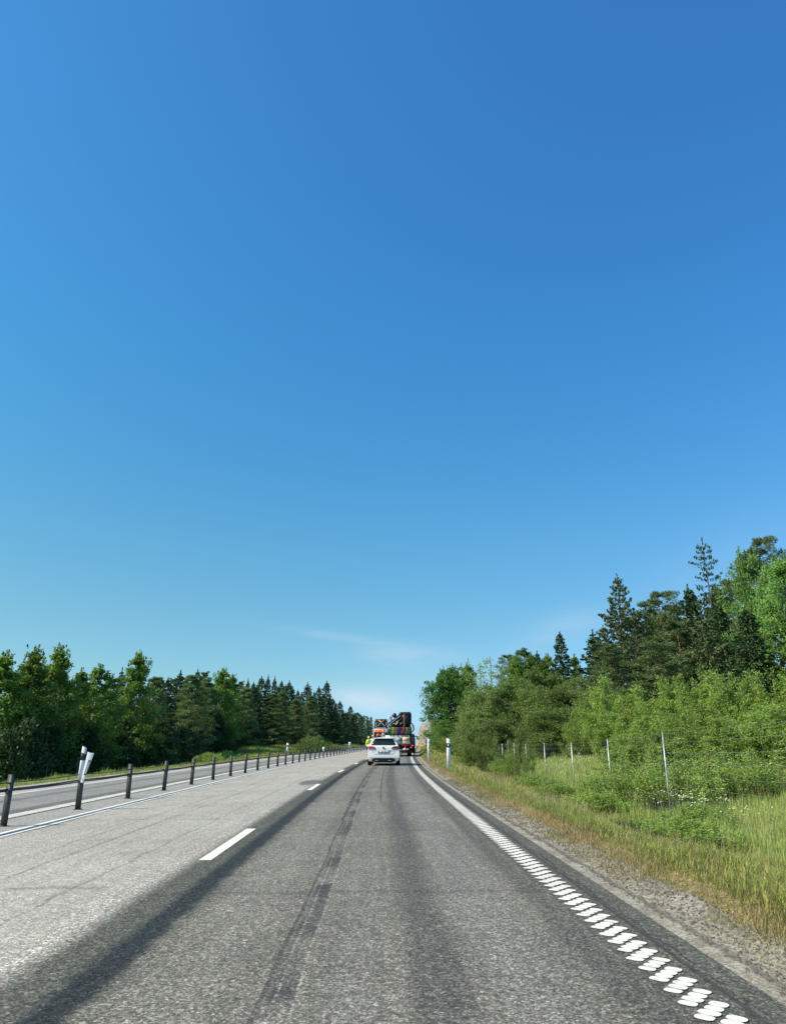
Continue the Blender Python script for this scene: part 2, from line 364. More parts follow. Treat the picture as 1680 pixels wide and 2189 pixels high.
    t.base(hue, t.rng(fin, .2, .8, .72, .95)); t.b.inputs['Specular IOR Level'].default_value = .12
    t.bump(t.math('ADD', t.math('MULTIPLY', sv.outputs['X'], .6), fin), .55, .006); return t.m
RS = np.concatenate([np.arange(-12, 60, 1.0), np.arange(60, 240, 2.0), ss_far])
strip('road', road_mat(), np.array([-10.85, -10.2, -9, -7, -5, -3, -1, 1, 1.8, 2.03]), RS, lambda U, S: zr(S) + 0 * U)

def gravel_mat():
    t = NT('shoulder_gravel'); uv = t.uv(); s = t.add('ShaderNodeSeparateXYZ'); t.link(uv, s.inputs[0]); u0 = s.outputs['X']
    n = t.noise(uv, 3, 4, .65); f = t.noise(uv, 24, 4, .75); u = t.math('ADD', u0, t.math('MULTIPLY', t.math('SUBTRACT', n, .5), .14))
    c = t.mix(t.rng(n, .35, .65), (.40, .37, .295), (.29, .26, .20))
    c = t.mix(t.rng(t.math('ABSOLUTE', t.math('SUBTRACT', u, 2.19)), .05, .01, 0, .6), c, (.09, .085, .07))
    clod = t.math('MULTIPLY', t.rng(f, .50, .60), t.rng(u, 2.14, 2.28)); c = t.mix(t.math('MULTIPLY', clod, .75), c, (.11, .10, .075))
    v = t.voro(uv, 60, 'Color'); sv = t.add('ShaderNodeSeparateXYZ'); t.link(v, sv.inputs[0])
    c = t.scale(c, t.rng(sv.outputs['X'], 0, 1, .62, 1.35, False)); t.base(c, .95); t.b.inputs['Specular IOR Level'].default_value = .05
    t.bump(t.math('ADD', f, t.math('MULTIPLY', sv.outputs['X'], .4)), .8, .02); return t.m
def gz(U, S):
    e = .03 * np.sin(S * 7.3 + U * 9) * np.sin(S * 3.1) * (U > 2.25)
    return zr(S) - .006 + np.interp(U, [2.0, 2.2, 2.4, 2.62, 2.75], [0, .0, .02, .05, .0]) + e * .4
strip('gravel_shoulder', gravel_mat(), np.array([2.032, 2.1, 2.2, 2.3, 2.4, 2.5, 2.58, 2.66, 2.74]), np.concatenate([np.arange(-12, 40, .15), np.arange(40, 240, 2.0)]), gz)

# ---------------------------------------------------------------- painted markings
def paint_mat():
    t = NT('white_road_paint'); p = t.gen(); n = t.noise(p, 18, 4, .7); n2 = t.noise(p, 2, 3)
    c = t.mix(t.rng(n, .50, .66, 0, .42), (.82, .79, .68), (.44, .42, .35)); c = t.scale(c, t.rng(n2, .3, .7, .9, 1.03))
    t.base(c, .75); t.b.inputs['Specular IOR Level'].default_value = .1; return t.m
PAINT = paint_mat()
def marks(name, polys, mat=None, dz=.005):
    """polys: lists of (u, s) outlines"""
    V = []; F = []
    for p in polys:
        b = len(V); V += [(u + float(off(s)), s, float(zr(s)) + dz) for u, s in p]; F.append(list(range(b, b + len(p))))
    o = link(name, mesh_np(name, np.array(V), F), mat or PAINT); o['kind'] = 'structure'; return o
def line(u0, u1, s0, s1, step=2.0):
    out = []; n = max(1, int(math.ceil((s1 - s0) / step)))
    for i in range(n):
        a = s0 + (s1 - s0) * i / n; b = s0 + (s1 - s0) * (i + 1) / n; out.append([(u0, a), (u1, a), (u1, b), (u0, b)])
    return out
rs = random.Random(4)
lobe_layers = [[], []]
def rumble(s0, jig):
    """one sheared block: four overlapping rounded lobes stepping away to the right"""
    for i in range(4):
        cu, cs = 1.555 + .049 * i + jig, s0 + .057 * i; out = []; g1 = rs.uniform(.92, 1.08); g2 = rs.uniform(.94, 1.1)
        for k in range(20):
            a = 2 * PI * k / 20; ca, sa = math.cos(a), math.sin(a); p = .050 * g1 * math.copysign(abs(ca) ** .62, ca); q = .038 * g2 * math.copysign(abs(sa) ** .62, sa) * (1 - .12 * ca ** 2)
            out.append((cu + p * .74 + q * .66, cs - p * .66 + q * .74))
        lobe_layers[i % 2].append(out)
s = 2.0
while s < 80:
    rumble(s, rs.uniform(-.003, .003)); s += .19
marks('edge_line_marking', lobe_layers[0] + line(1.52, 1.74, 80, 330)); marks('edge_line_marking', lobe_layers[1], None, .0055)
dashes = []
k0 = 8.65
for i in range(-1, 16):
    a = k0 + 12 * i; dashes += line(-2.0, -1.86, a, a + 3.0, 1.5)
marks('lane_dash_marking', dashes)
pl = []; s = 2.0
while s < 60:
    d = .165 + rs.uniform(-.01, .006); q = rs.uniform(-.01, .01)
    pl.append([(-6.66 + q, s + .03), (-6.52, s), (-6.40 + q, s - .045), (-6.38, s - .03), (-6.38 + q, s + d - .06), (-6.5, s + d - .02), (-6.64, s + d), (-6.67, s + d - .02)]); s += .19
marks('oncoming_rumble_marking', pl + line(-6.66, -6.38, 60, 330))
marks('double_line_marking', line(-5.26, -5.17, -8, 330) + line(-5.47, -5.38, -8, 330))
marks('oncoming_edge_marking', line(-9.31, -9.19, -8, 330))
SEAM = simple('sealed_joint_grey', (.30, .295, .27), .9, var=.2)
marks('groove_marking', line(-5.375, -5.265, -8, 200), SEAM, .003)
DARKSEAM = simple('bitumen_seam', (.07, .07, .065), .8, var=.3)
marks('joint_seam_marking', line(-6.372, -6.32, -8, 150) + line(1.80, 1.83, -4, 120), DARKSEAM, .003)

# ---------------------------------------------------------------- vegetation: leaf clouds and tree meshes
def rot_frames(rng, n, dirs=None, tilt=1.0):
    """random orthonormal pairs (long axis a, side axis b)"""
    if dirs is None:
        a = rng.normal(size=(n, 3))
    else:
        a = dirs + rng.normal(size=(n, 3)) * tilt
    a /= np.linalg.norm(a, axis=1, keepdims=True) + 1e-9
    r = rng.normal(size=(n, 3)); b = np.cross(a, r); b /= np.linalg.norm(b, axis=1, keepdims=True) + 1e-9
    return a, b
def leaves(rng, P, ln, wd, dirs=None, tilt=1.0):
    """rhombic leaves at P"""
    n = len(P); a, b = rot_frames(rng, n, dirs, tilt)
    ln = ln * rng.uniform(.65, 1.3, (n, 1)); wd = wd * rng.uniform(.7, 1.25, (n, 1))
    V = np.empty((n, 4, 3)); V[:, 0] = P - a * ln / 2; V[:, 1] = P + b * wd / 2 + a * ln * .06; V[:, 2] = P + a * ln / 2; V[:, 3] = P - b * wd / 2 + a * ln * .06
    return V.reshape(-1, 3), np.arange(n * 4).reshape(-1, 4)
def crown_mesh(name, parts):
    V = []; F = []; b = 0
    for v, f in parts: V.append(v); F.append(f + b); b += len(v)
    return mesh_np(name, np.concatenate(V), np.concatenate(F))

def make_broadleaf(seed, H, Rr, base=.18, nl=26, clumps=7, per=70, leaf=.2, spread=.55, top=1.0, lean=.0, stems=1, gap=.0, prof=(.55, 1.0, .95, .65, .18)):
    rng = np.random.default_rng(seed); tb = MB(); P = []
    for si in range(stems):
        ang = rng.uniform(0, 2 * PI); sp_ = (Rr * .35 * rng.uniform(.3, 1)) if stems > 1 else lean
        hh = H * (rng.uniform(.7, 1.0) if si else 1.0)
        pts = []; 
        for k in range(8):
            t = k / 7; pts.append((math.cos(ang) * sp_ * t ** .8 + rng.normal() * .06 * H * .1, math.sin(ang) * sp_ * t ** .8 + rng.normal() * .06 * H * .1, hh * t * .97))
        pts[0] = (math.cos(ang) * .1 * (stems > 1), math.sin(ang) * .1 * (stems > 1), -.3)
        r0 = H * (.014 if stems == 1 else .008)
        tb.tube(pts, [r0 * (1 - .9 * k / 7) + .006 for k in range(8)], 6)
        pa = np.array(pts)
        for li in range(max(3, nl // stems)):
            t = base + (1 - base) * (li + rng.uniform(0, 1)) / max(3, nl // stems); t = min(t, .985)
            rad = Rr * np.interp((t - base) / (1 - base), [0, .25, .5, .75, 1], prof) * rng.uniform(.65, 1.15) * (1 if stems == 1 else .7)
            i = min(int(t * 7), 6); o = pa[i] + (pa[i + 1] - pa[i]) * (t * 7 - i)
            a = li * 2.4 + rng.uniform(-.5, .5); up = rng.uniform(.15, .7) * (1.2 if t > .8 else 1)
            e = o + np.array([math.cos(a) * rad, math.sin(a) * rad, rad * up * .7])
            e[2] = min(e[2], H * top * (1 - .22 * min(1, rad / Rr)))
            mid = (o + e) / 2 + np.array([0, 0, -.06 * rad])
            tb.tube([o, mid, e], [r0 * .35 * (1.1 - t) + .008, r0 * .2 * (1.1 - t) + .006, .004], 5, cap=False)
            if rng.uniform() < gap: continue
            for q_ in range(3):                       # leafy shoots standing up out of the crown
                c0 = o + (e - o) * rng.uniform(.7, 1.05) + rng.normal(size=3) * spread * .5; ns_ = int(per * .28); tq = rng.uniform(0, 1, (ns_, 1)) ** .8
                P.append(c0 + np.array([rng.normal() * .12, rng.normal() * .12, 1.0]) * tq * spread * rng.uniform(1.2, 2.4) * (.6 + .5 * t) + rng.normal(size=(ns_, 3)) * spread * .20 * (1.15 - tq))
            for c in range(clumps):
                q = rng.uniform(.35, 1.08); cc = o + (e - o) * q + rng.normal(size=3) * rad * .18
                x_ = rng.normal(size=(int(per * rng.uniform(.6, 1.4)), 3)); x_ *= np.minimum(1, 1.7 / (np.linalg.norm(x_, axis=1, keepdims=True) + 1e-6)); P.append(cc + x_ * np.array([1, 1, .75]) * spread * rng.uniform(.55, 1.1) * min(1, .4 + rad / Rr))
    nt = int(per * 1.6); tq = rng.uniform(0, 1, (nt, 1)); P.append(np.array([0, 0, H * .88]) + pa[-1] * [1, 1, 0] * (stems == 1) + np.array([0, 0, H * .13]) * tq + rng.normal(size=(nt, 3)) * spread * .42 * (1.1 - tq))
    P = np.concatenate(P); P = P[P[:, 2] > .05]
    v = leaves(rng, P, leaf, leaf * .62)
    return tb, crown_mesh('crown', [v])

def make_spruce(seed, H, Rr, step=.34, dens=1.0, droop=.25, upturn=.18, ragged=.2, base=.04, leaf=.30, power=.85):
    rng = np.random.default_rng(seed); tb = MB(); tb.tube([(0, 0, -.3), (0, 0, H * .5), (rng.normal() * .1, 0, H)], [H * .014, H * .008, .012], 7)
    P = []; D = []; z = H * base
    while z < H * .985:
        t = z / H; r = Rr * (1 - t) ** power * rng.uniform(1 - ragged, 1 + ragged) + .12
        nb = 5 + int(4 * (1 - t)); a0 = rng.uniform(0, 6.28)
        for k in range(nb):
            a = a0 + 2 * PI * k / nb + rng.uniform(-.25, .25); L = r * rng.uniform(.7, 1.2)
            if rng.uniform() < .1 * ragged * 5: L *= 1.35
            n = max(4, int(L / .17 * dens * 1.6)); q = np.sqrt(rng.uniform(.03, 1.0, n))[:, None]
            dz = -droop * L * q + upturn * L * q ** 2.6 + (.25 * L * (t > .8)) * q
            d = np.array([math.cos(a), math.sin(a), 0.0]); side = np.array([-d[1], d[0], 0])
            w = L * .30 * (1.05 - q) * (rng.uniform(-1, 1, (n, 1)))
            pt = d * L * q + side * w + np.array([0, 0, 1]) * (dz + z) + rng.normal(size=(n, 3)) * .05
            P.append(pt); D.append(d * .8 + side * np.sign(w) * .5 + np.array([0, 0, -.35]) + 0 * pt)
            tb.tube([(0, 0, z), tuple(d * L * .55 + np.array([0, 0, z - droop * L * .5])), tuple(d * L + np.array([0, 0, z + (upturn - droop) * L]))], [.02 * (1.2 - t) + .006, .014 * (1.2 - t) + .004, .004], 4, cap=False)
        z += step * rng.uniform(.7, 1.25) * (.75 + .5 * (1 - t))
    nt = 26; zt = rng.uniform(.9, 1.02, nt) * H; P.append(np.stack([rng.normal(size=nt) * .06 * (1.03 - zt / H) * 10, rng.normal(size=nt) * .06 * (1.03 - zt / H) * 10, zt], -1)); D.append(np.tile([0, 0, 1.0], (nt, 1)))
    P = np.concatenate(P); D = np.concatenate(D)
    return tb, crown_mesh('crown', [leaves(rng, P, leaf, leaf * .42, D, .32), leaves(rng, P - [0, 0, .08], leaf * .8, leaf * .38, D * .4 + [0, 0, -.9], .4)])

def make_pine(seed, H, Rr, base=.3, nl=34, leaf=.26, per=90, prof=(.75, 1.0, .85, .5, .12)):
    rng = np.random.default_rng(seed); tb = MB(); bx_ = rng.normal() * .02 * H
    pts = [(0, 0, -.3), (bx_ * .4, 0, H * .35), (bx_, rng.normal() * .01 * H, H * .7), (bx_ * .8, 0, H * .98)]
    tb.tube(pts, [H * .014, H * .011, H * .007, .02], 8); P = []; D = []
    for i in range(nl):
        t = base + (1 - base) * (i + rng.uniform(0, .8)) / nl; z = H * min(t, .98)
        tt = (t - base) / (1 - base); rad = Rr * np.interp(tt, [0, .3, .65, .88, 1.05], prof) * rng.uniform(.6, 1.15)
        a = i * 2.4 + rng.uniform(-.4, .4); e = np.array([math.cos(a) * rad, math.sin(a) * rad, z + rad * rng.uniform(.05, .4)]); o = np.array([bx_ * min(t / .7, 1), 0, z])
        tb.tube([o, (o + e) / 2 + [0, 0, -.05 * rad], e], [.045 * (1.2 - t) + .01, .03 * (1.2 - t) + .006, .008], 5, cap=False)
        for c in range(4):
            q = rng.uniform(.45, 1.05); cc = o + (e - o) * q + rng.normal(size=3) * rad * .12; n = int(per * rng.uniform(.6, 1.3)); x = rng.normal(size=(n, 3))
            x /= np.linalg.norm(x, axis=1, keepdims=True); rr_ = rng.uniform(.15, 1, (n, 1)) ** .6 * min(.55, .25 + rad * .2)
            P.append(cc + x * rr_ * [1, 1, .5]); D.append(x * [1, 1, .6] + [0, 0, .45])
    P = np.concatenate(P); D = np.concatenate(D)
    return tb, crown_mesh('crown', [leaves(rng, P, leaf, leaf * .2, D, .35)])

def make_shrub(seed, H, Rr, stems=26, per=420, leaf=.085, bare=.15, width=.5, upright=.75):
    """many-stemmed bush, leaves all the way up thin upright stems"""
    rng = np.random.default_rng(seed); tb = MB(); P = []; D = []
    for i in range(stems):
        a = rng.uniform(0, 6.28); r = Rr * math.sqrt(rng.uniform(0, 1)); h = H * (1 - .45 * (r / Rr) ** 2) * rng.uniform(.6, 1.06)
        b0 = np.array([math.cos(a) * r * (1 - upright * .8), math.sin(a) * r * (1 - upright * .8), -.1]); e = np.array([math.cos(a) * r, math.sin(a) * r, h])
        m = (b0 + e) / 2 + np.array([math.cos(a), math.sin(a), 0]) * r * .12 + rng.normal(size=3) * .05 * H * .4
        tb.tube([b0, m, e], [.012 + H * .0022, .009 + H * .0012, .003], 4, cap=False)
        for j in range(7):
            q0 = rng.uniform(bare, .95); o = (1 - q0) ** 2 * b0 + 2 * q0 * (1 - q0) * m + q0 ** 2 * e
            L = (.22 + .3 * (1 - q0)) * H * .36 * rng.uniform(.5, 1.2); aa = rng.uniform(0, 6.28); d = np.array([math.cos(aa) * .75, math.sin(aa) * .75, rng.uniform(.25, .9)])
            tb.tube([o, o + d * L], [.006, .002], 3, cap=False); n = int(per / 7 * rng.uniform(.6, 1.3)); q = rng.uniform(0, 1.05, (n, 1))
            P.append(o + d * L * q + rng.normal(size=(n, 3)) * width * .16 * H ** .5 * .5); D.append(np.tile(d, (n, 1)))
        n = int(per * .45); q = rng.uniform(bare, 1.02, (n, 1)); P.append((1 - q) ** 2 * b0 + 2 * q * (1 - q) * m + q ** 2 * e + rng.normal(size=(n, 3)) * .07 * H ** .5 * .6); D.append(np.tile([0, 0, 1.0], (n, 1)))
    P = np.concatenate(P); D = np.concatenate(D); k = P[:, 2] > .02
    return tb, crown_mesh('crown', [leaves(rng, P[k], leaf, leaf * .5, D[k], .9)])

BARK = simple('grey_brown_bark', (.12, .10, .075), .9, var=.35, scale=6)
BIRCHBARK = simple('pale_birch_bark', (.42, .41, .36), .85, var=.5, scale=3)
PINEBARK = simple('orange_pine_bark', (.19, .105, .06), .9, var=.3, scale=5)
STEM = simple('willow_stem', (.17, .15, .10), .9, var=.3, scale=5)
L_birch = foliage('birch_leaves', (.120, .215, .038), (.185, .280, .046), (.065, .125, .024), .5)
L_maple = foliage('maple_leaves', (.085, .200, .036), (.125, .260, .048), (.055, .130, .026), .30, nscale=.6)
L_spruce = foliage('spruce_needles', (.044, .098, .030), (.062, .120, .033), (.080, .112, .036), .10)
L_spruce_brown = foliage('old_spruce_needles', (.088, .120, .044), (.120, .146, .056), (.070, .108, .042), .12)
L_pine = foliage('pine_needles', (.090, .150, .048), (.130, .188, .060), (.150, .185, .066), .12)
L_pinelight = foliage('young_pine_needles', (.115, .180, .056), (.150, .215, .068), (.205, .235, .09), .3)
L_willow = foliage('willow_leaves', (.235, .350, .065), (.310, .400, .080), (.150, .250, .048), .35, nscale=1.3)
L_olive = foliage('sallow_leaves', (.150, .225, .055), (.205, .265, .065), (.095, .150, .036), .30, nscale=1.0)
L_bright = foliage('fresh_birch_leaves', (.17, .31, .07), (.22, .36, .085), (.12, .22, .05), .40, nscale=1.0)

L_under = foliage('shade_darkened_leaves', (.045, .085, .022), (.065, .110, .028), (.030, .060, .016), .2)  # shade at the forest foot is put into this leaf colour
KIND = {}
def kind(name, maker, H, leafm, barkm, *a, **k):
    tb, cm = maker(*a, **k); tm = mesh_np('trunk', np.array(tb.v), tb.f, smooth=True); tm.materials.append(barkm); cm.materials.append(leafm)
    KIND[name] = (tm, cm, H, a[2])
kind('birchA', make_broadleaf, 12, L_birch, BIRCHBARK, 11, 12, 2.5, base=.10, nl=46, clumps=6, per=62, leaf=.20, spread=.42, prof=(.85, 1.0, .74, .42, .08))
kind('birchB', make_broadleaf, 12, L_birch, BIRCHBARK, 12, 12, 3.1, base=.07, nl=46, clumps=6, per=64, leaf=.20, spread=.46, prof=(.9, 1.0, .86, .58, .16))
kind('birchT', make_broadleaf, 12, L_birch, BIRCHBARK, 13, 12, 2.2, base=.12, nl=40, clumps=5, per=50, leaf=.18, spread=.34, prof=(.9, 1.0, .8, .5, .14))
kind('maple', make_broadleaf, 12, L_maple, BARK, 21, 12, 3.9, base=.08, nl=70, clumps=9, per=74, leaf=.25, spread=.5, prof=(.75, 1.0, 1.0, .86, .30))
kind('bright', make_broadleaf, 12, L_bright, BARK, 22, 12, 3.4, base=.06, nl=46, clumps=6, per=80, leaf=.19, spread=.40, prof=(.8, 1.0, .95, .75, .25))
kind('sallow', make_broadleaf, 9, L_olive, BARK, 23, 9, 3.6, base=.04, nl=48, clumps=8, per=64, leaf=.17, spread=.5, stems=4, prof=(1, 1.05, 1.0, .8, .4))
kind('sallowB', make_broadleaf, 9, L_olive, BARK, 24, 9, 3.2, base=.03, nl=44, clumps=8, per=60, leaf=.16, spread=.45, stems=3, prof=(1, 1.0, .95, .75, .35))
kind('sparse', make_broadleaf, 11, L_willow, BARK, 25, 11, 2.6, base=.25, nl=30, clumps=4, per=13, leaf=.17, spread=.32, gap=.35, prof=(.8, 1.0, .95, .8, .4))
kind('spruceA', make_spruce, 14, L_spruce, BARK, 31, 14, 2.5, dens=2.1)
kind('spruceB', make_spruce, 14, L_spruce, BARK, 32, 14, 2.0, dens=2.1, ragged=.3)
kind('spruceOld', make_spruce, 16, L_spruce_brown, BARK, 33, 16, 4.3, step=.46, dens=1.9, ragged=.34, droop=.12, upturn=.30, leaf=.34, power=.8)
kind('spruceThin', make_spruce, 18, L_spruce, BARK, 34, 18, 3.6, step=.60, dens=.95, ragged=.4, droop=.22, upturn=.22, leaf=.32, power=.62)
kind('pineA', make_pine, 13, L_pine, PINEBARK, 41, 13, 3.0, nl=44, per=110)
kind('pineB', make_pine, 13, L_pine, PINEBARK, 42, 13, 2.4, base=.15, nl=52, prof=(.9, 1.0, .72, .42, .10))
kind('pineY', make_pine, 11, L_pinelight, BARK, 43, 11, 2.3, base=.03, nl=70, per=84, prof=(1.0, .95, .60, .34, .06))
kind('willowA', make_shrub, 5, L_willow, STEM, 51, 5.0, 2.2, stems=34, per=560, leaf=.12)
kind('willowB', make_shrub, 5, L_willow, STEM, 52, 5.0, 1.9, stems=30, per=520, leaf=.12, upright=.6)
kind('bushy', make_shrub, 3, L_olive, STEM, 53, 3.0, 1.4, stems=26, per=420, leaf=.075, bare=.05)
kind('airy', make_shrub, 3, L_willow, STEM, 54, 3.0, 1.5, stems=30, per=170, leaf=.075, bare=.35, upright=.4)
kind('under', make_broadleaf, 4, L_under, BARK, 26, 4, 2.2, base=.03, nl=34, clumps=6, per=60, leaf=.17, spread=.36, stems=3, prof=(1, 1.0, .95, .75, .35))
kind('dwarf', make_shrub, 1, L_willow, STEM, 55, 1.0, .8, stems=40, per=210, leaf=.05, bare=.02, upright=.3)

TREES = []
def plant(name, k, x, y, zb, H, wscale=1.0, rz=None, label=None, cat='tree', group=None, wx=None):
    tm, cm, H0, R0 = KIND[k]; sc = H / H0
    o = empty(name, (x, y, zb), 0, label, cat, group)
    o.rotation_euler = (0, 0, rz if rz is not None else (x * 7.7 + y * 3.3) % 6.28)
    o.scale = (sc * wscale, sc * wscale, sc)
    for nm, me in (('trunk', tm), ('crown', cm)):
        c = bpy.data.objects.new(nm, me); COL.objects.link(c); c.parent = o
    TREES.append((o, k)); return o
def at_px(name, k, px, ytop, d, w=None, label=None, cat='tree', group=None, zoff=-.05, rz=None):
    """stand a tree whose tip is seen at (px, ytop) at forward distance d; w = crown width in metres"""
    x, y, zt = ray(px, ytop, d); u = x - float(off(y)); zb = float(zg(u, y)) + zoff; H = max(zt - zb, .4)
    tm, cm, H0, R0 = KIND[k]; ws = (w / (2 * R0 * H / H0)) if w else 1.0
    return plant(name, k, x, y, zb, H, ws, rz, label, cat, group)
SP, BI, PI_ = 'spruce_tree', 'birch_tree', 'pine_tree'
ORD = ['first', 'second', 'third', 'fourth', 'fifth', 'sixth', 'seventh', 'eighth', 'ninth', 'tenth', 'eleventh', 'twelfth', 'thirteenth', 'fourteenth', 'fifteenth',
       'sixteenth', 'seventeenth', 'eighteenth', 'nineteenth', 'twentieth'] + ['twenty-' + w for w in ('first', 'second', 'third', 'fourth', 'fifth', 'sixth', 'seventh', 'eighth', 'ninth')] + ['thirtieth'] + ['thirty-' + w for w in ('first', 'second', 'third', 'fourth', 'fifth', 'sixth', 'seventh', 'eighth', 'ninth')] + ['fortieth'] + ['forty-' + w for w in ('first', 'second', 'third', 'fourth', 'fifth', 'sixth', 'seventh', 'eighth', 'ninth')] + ['fiftieth'] + ['fifty-' + w for w in ('first', 'second', 'third', 'fourth', 'fifth', 'sixth', 'seventh', 'eighth', 'ninth')]

# left-hand forest, front row: (tree, kind, px, ytop, distance, width, what singles it out)
FR = [(BI, 'birchA', 14, 1400, 40, 4.4), (BI, 'birchA', 80, 1390, 42, 4.0), (BI, 'birchA', 130, 1386, 44, 4.0), (BI, 'birchT', 176, 1433, 46, 3.2),
      (BI, 'birchT', 214, 1424, 48, 4.6), (BI, 'birchT', 240, 1444, 50, 3.2), (SP, 'spruceB', 262, 1432, 54, 2.6), (BI, 'birchA', 300, 1400, 54, 4.2), (PI_, 'pineY', 335, 1448, 57, 3.6),
      (SP, 'spruceA', 360, 1450, 64, 4.0), (SP, 'spruceB', 387, 1436, 70, 3.6), (PI_, 'pineY', 414, 1444, 68, 4.6), (PI_, 'pineY', 444, 1452, 74, 4.0), (BI, 'birchA', 478, 1433, 76, 4.6),
      (BI, 'birchA', 498, 1446, 79, 3.4), (PI_, 'pineY', 524, 1470, 86, 4.0), (SP, 'spruceB', 545, 1466, 90, 4.0), (SP, 'spruceA', 560, 1447, 98, 5.0), (PI_, 'pineY', 584, 1484, 98, 4.6),
      (PI_, 'pineY', 603, 1480, 104, 4.2), (SP, 'spruceB', 619, 1458, 114, 5.0), (PI_, 'pineY', 634, 1496, 112, 4.6), (SP, 'spruceB', 658, 1461, 126, 5.0), (PI_, 'pineY', 664, 1488, 122, 5.0),
      (SP, 'spruceA', 682, 1468, 136, 4.8), (SP, 'spruceA', 699, 1457, 150, 6.6), (SP, 'spruceA', 711, 1492, 152, 5.4), (SP, 'spruceA', 727, 1499, 170, 6.0), (SP, 'spruceB', 739, 1522, 185, 5.0),
      (SP, 'spruceA', 749, 1509, 205, 6.4), (SP, 'spruceB', 758, 1523, 225, 6), (PI_, 'pineB', 765, 1524, 250, 6), (SP, 'spruceB', 773, 1529, 270, 6), (PI_, 'pineA', 780, 1530, 290, 6), (SP, 'spruceB', 786, 1536, 310, 6), (SP, 'spruceA', 793, 1531, 330, 6)]
cnt = {}
DESC = {SP: ('pointed dark green spruce', 'spruce'), BI: ('leafy sunlit birch', 'birch'), PI_: ('bushy pale green pine', 'pine')}
for nm, k, px, yt, d, w in FR:
    cnt[nm] = cnt.get(nm, 0) + 1
    lb = '%s, %s %s from left in the left forest front row' % (DESC[nm][0], ORD[cnt[nm] - 1], DESC[nm][1])
    at_px(nm, k, px, yt, d, w, lb, 'tree', 'trees along the front of the left-hand forest')
# behind them: two rows that close the wood, tops showing between the front trees
rt = random.Random(9); cnt2 = {}
BK = [(-30, 1420), (48, 1432), (106, 1434), (155, 1452), (196, 1462), (282, 1456), (318, 1458), (345, 1450), (371, 1451), (400, 1448), (424, 1433), (440, 1437), (460, 1462), (515, 1457), (531, 1453), (543, 1459), (552, 1462),
      (574, 1445), (588, 1448), (596, 1466), (603, 1455), (611, 1464), (627, 1470), (637, 1475), (646, 1480), (672, 1478), (690, 1486), (705, 1490), (718, 1503), (733, 1516), (744, 1522), (754, 1527), (768, 1533)]
for px, yt in BK:
    d = np.interp(px, [-30, 80, 300, 476, 560, 620, 700, 750, 790], [46, 50, 64, 88, 112, 132, 178, 228, 300]) + rt.uniform(1, 6)
    nm, k = rt.choice([(SP, 'spruceA'), (SP, 'spruceB'), (PI_, 'pineB')] if px > 340 else [(BI, 'birchA'), (SP, 'spruceA'), (SP, 'spruceB')])
    cnt2[nm] = cnt2.get(nm, 0) + 1
    lb = '%s, %s %s from left in the left forest second row' % ({SP: 'slender dark spruce', BI: 'shaded birch', PI_: 'dark green pine'}[nm], ORD[cnt2[nm] - 1], DESC[nm][1])
    at_px(nm, k, px, yt, d, None if k != 'spruceA' else 4.2, lb, 'tree', 'trees in the second row of the left-hand forest')
WD = []
for i in range(30):
    px = -60 + i * 27; d = float(np.interp(px, [-60, 80, 300, 476, 560, 620, 700, 750], [50, 56, 72, 98, 124, 146, 195, 245])) + rt.uniform(0, 8)
    x, y, _ = ray(px, 1586, d); u = x - float(off(y)); _, _, zt = ray(px, 1480 + 45 * sst(450, 750, px), d)
    z0 = float(zg(u, y)); at = plant(SP, rt.choice(['spruceA', 'spruceB', 'spruceA']), x, y, z0, max(zt - z0, 5) * rt.uniform(.85, 1.0), 1.5, None,
          'shaded spruce filling the dark depth of the left-hand forest behind its two front rows', 'tree', 'spruces deep in the left-hand forest')
# low bushes closing the forest edge by the left fence
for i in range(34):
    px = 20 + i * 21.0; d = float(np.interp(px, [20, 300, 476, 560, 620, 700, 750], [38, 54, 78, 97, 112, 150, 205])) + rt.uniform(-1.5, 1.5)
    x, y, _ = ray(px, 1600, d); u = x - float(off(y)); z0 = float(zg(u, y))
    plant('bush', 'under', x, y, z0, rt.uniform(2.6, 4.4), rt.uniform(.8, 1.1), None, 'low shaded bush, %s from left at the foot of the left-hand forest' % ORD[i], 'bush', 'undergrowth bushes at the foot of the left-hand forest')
# sunlit bushes on the grassy bank beyond the oncoming lane
for n_, (px, yt, d, w, k, lb) in enumerate([(652, 1570, 84, 2.8, 'bushy', 'tall sunlit green bush, leftmost on the bank beyond the oncoming lane'), (666, 1566, 88, 3.0, 'bushy', 'sunlit bush with the highest top on the bank beyond the oncoming lane'),
        (684, 1568, 93, 2.2, 'willowB', 'upright pale bush to the right of the highest bush on the left bank'), (700, 1581, 98, 3.2, 'bushy', 'low rounded bush right of the upright pale bush on the left bank'), (716, 1589, 108, 3.6, 'bushy', 'lowest rounded bush, rightmost on the left bank'),
        (480, 1604, 56, 2.4, 'dwarf', 'small bright green bush beside the shoulder of the oncoming lane'), (452, 1608, 52, 2.6, 'dwarf', 'spreading bright green bush nearest in the verge of the oncoming lane')]):
    at_px('bush', k, px, yt, d, w, lb, 'bush', 'bushes in the verge of the oncoming lane')

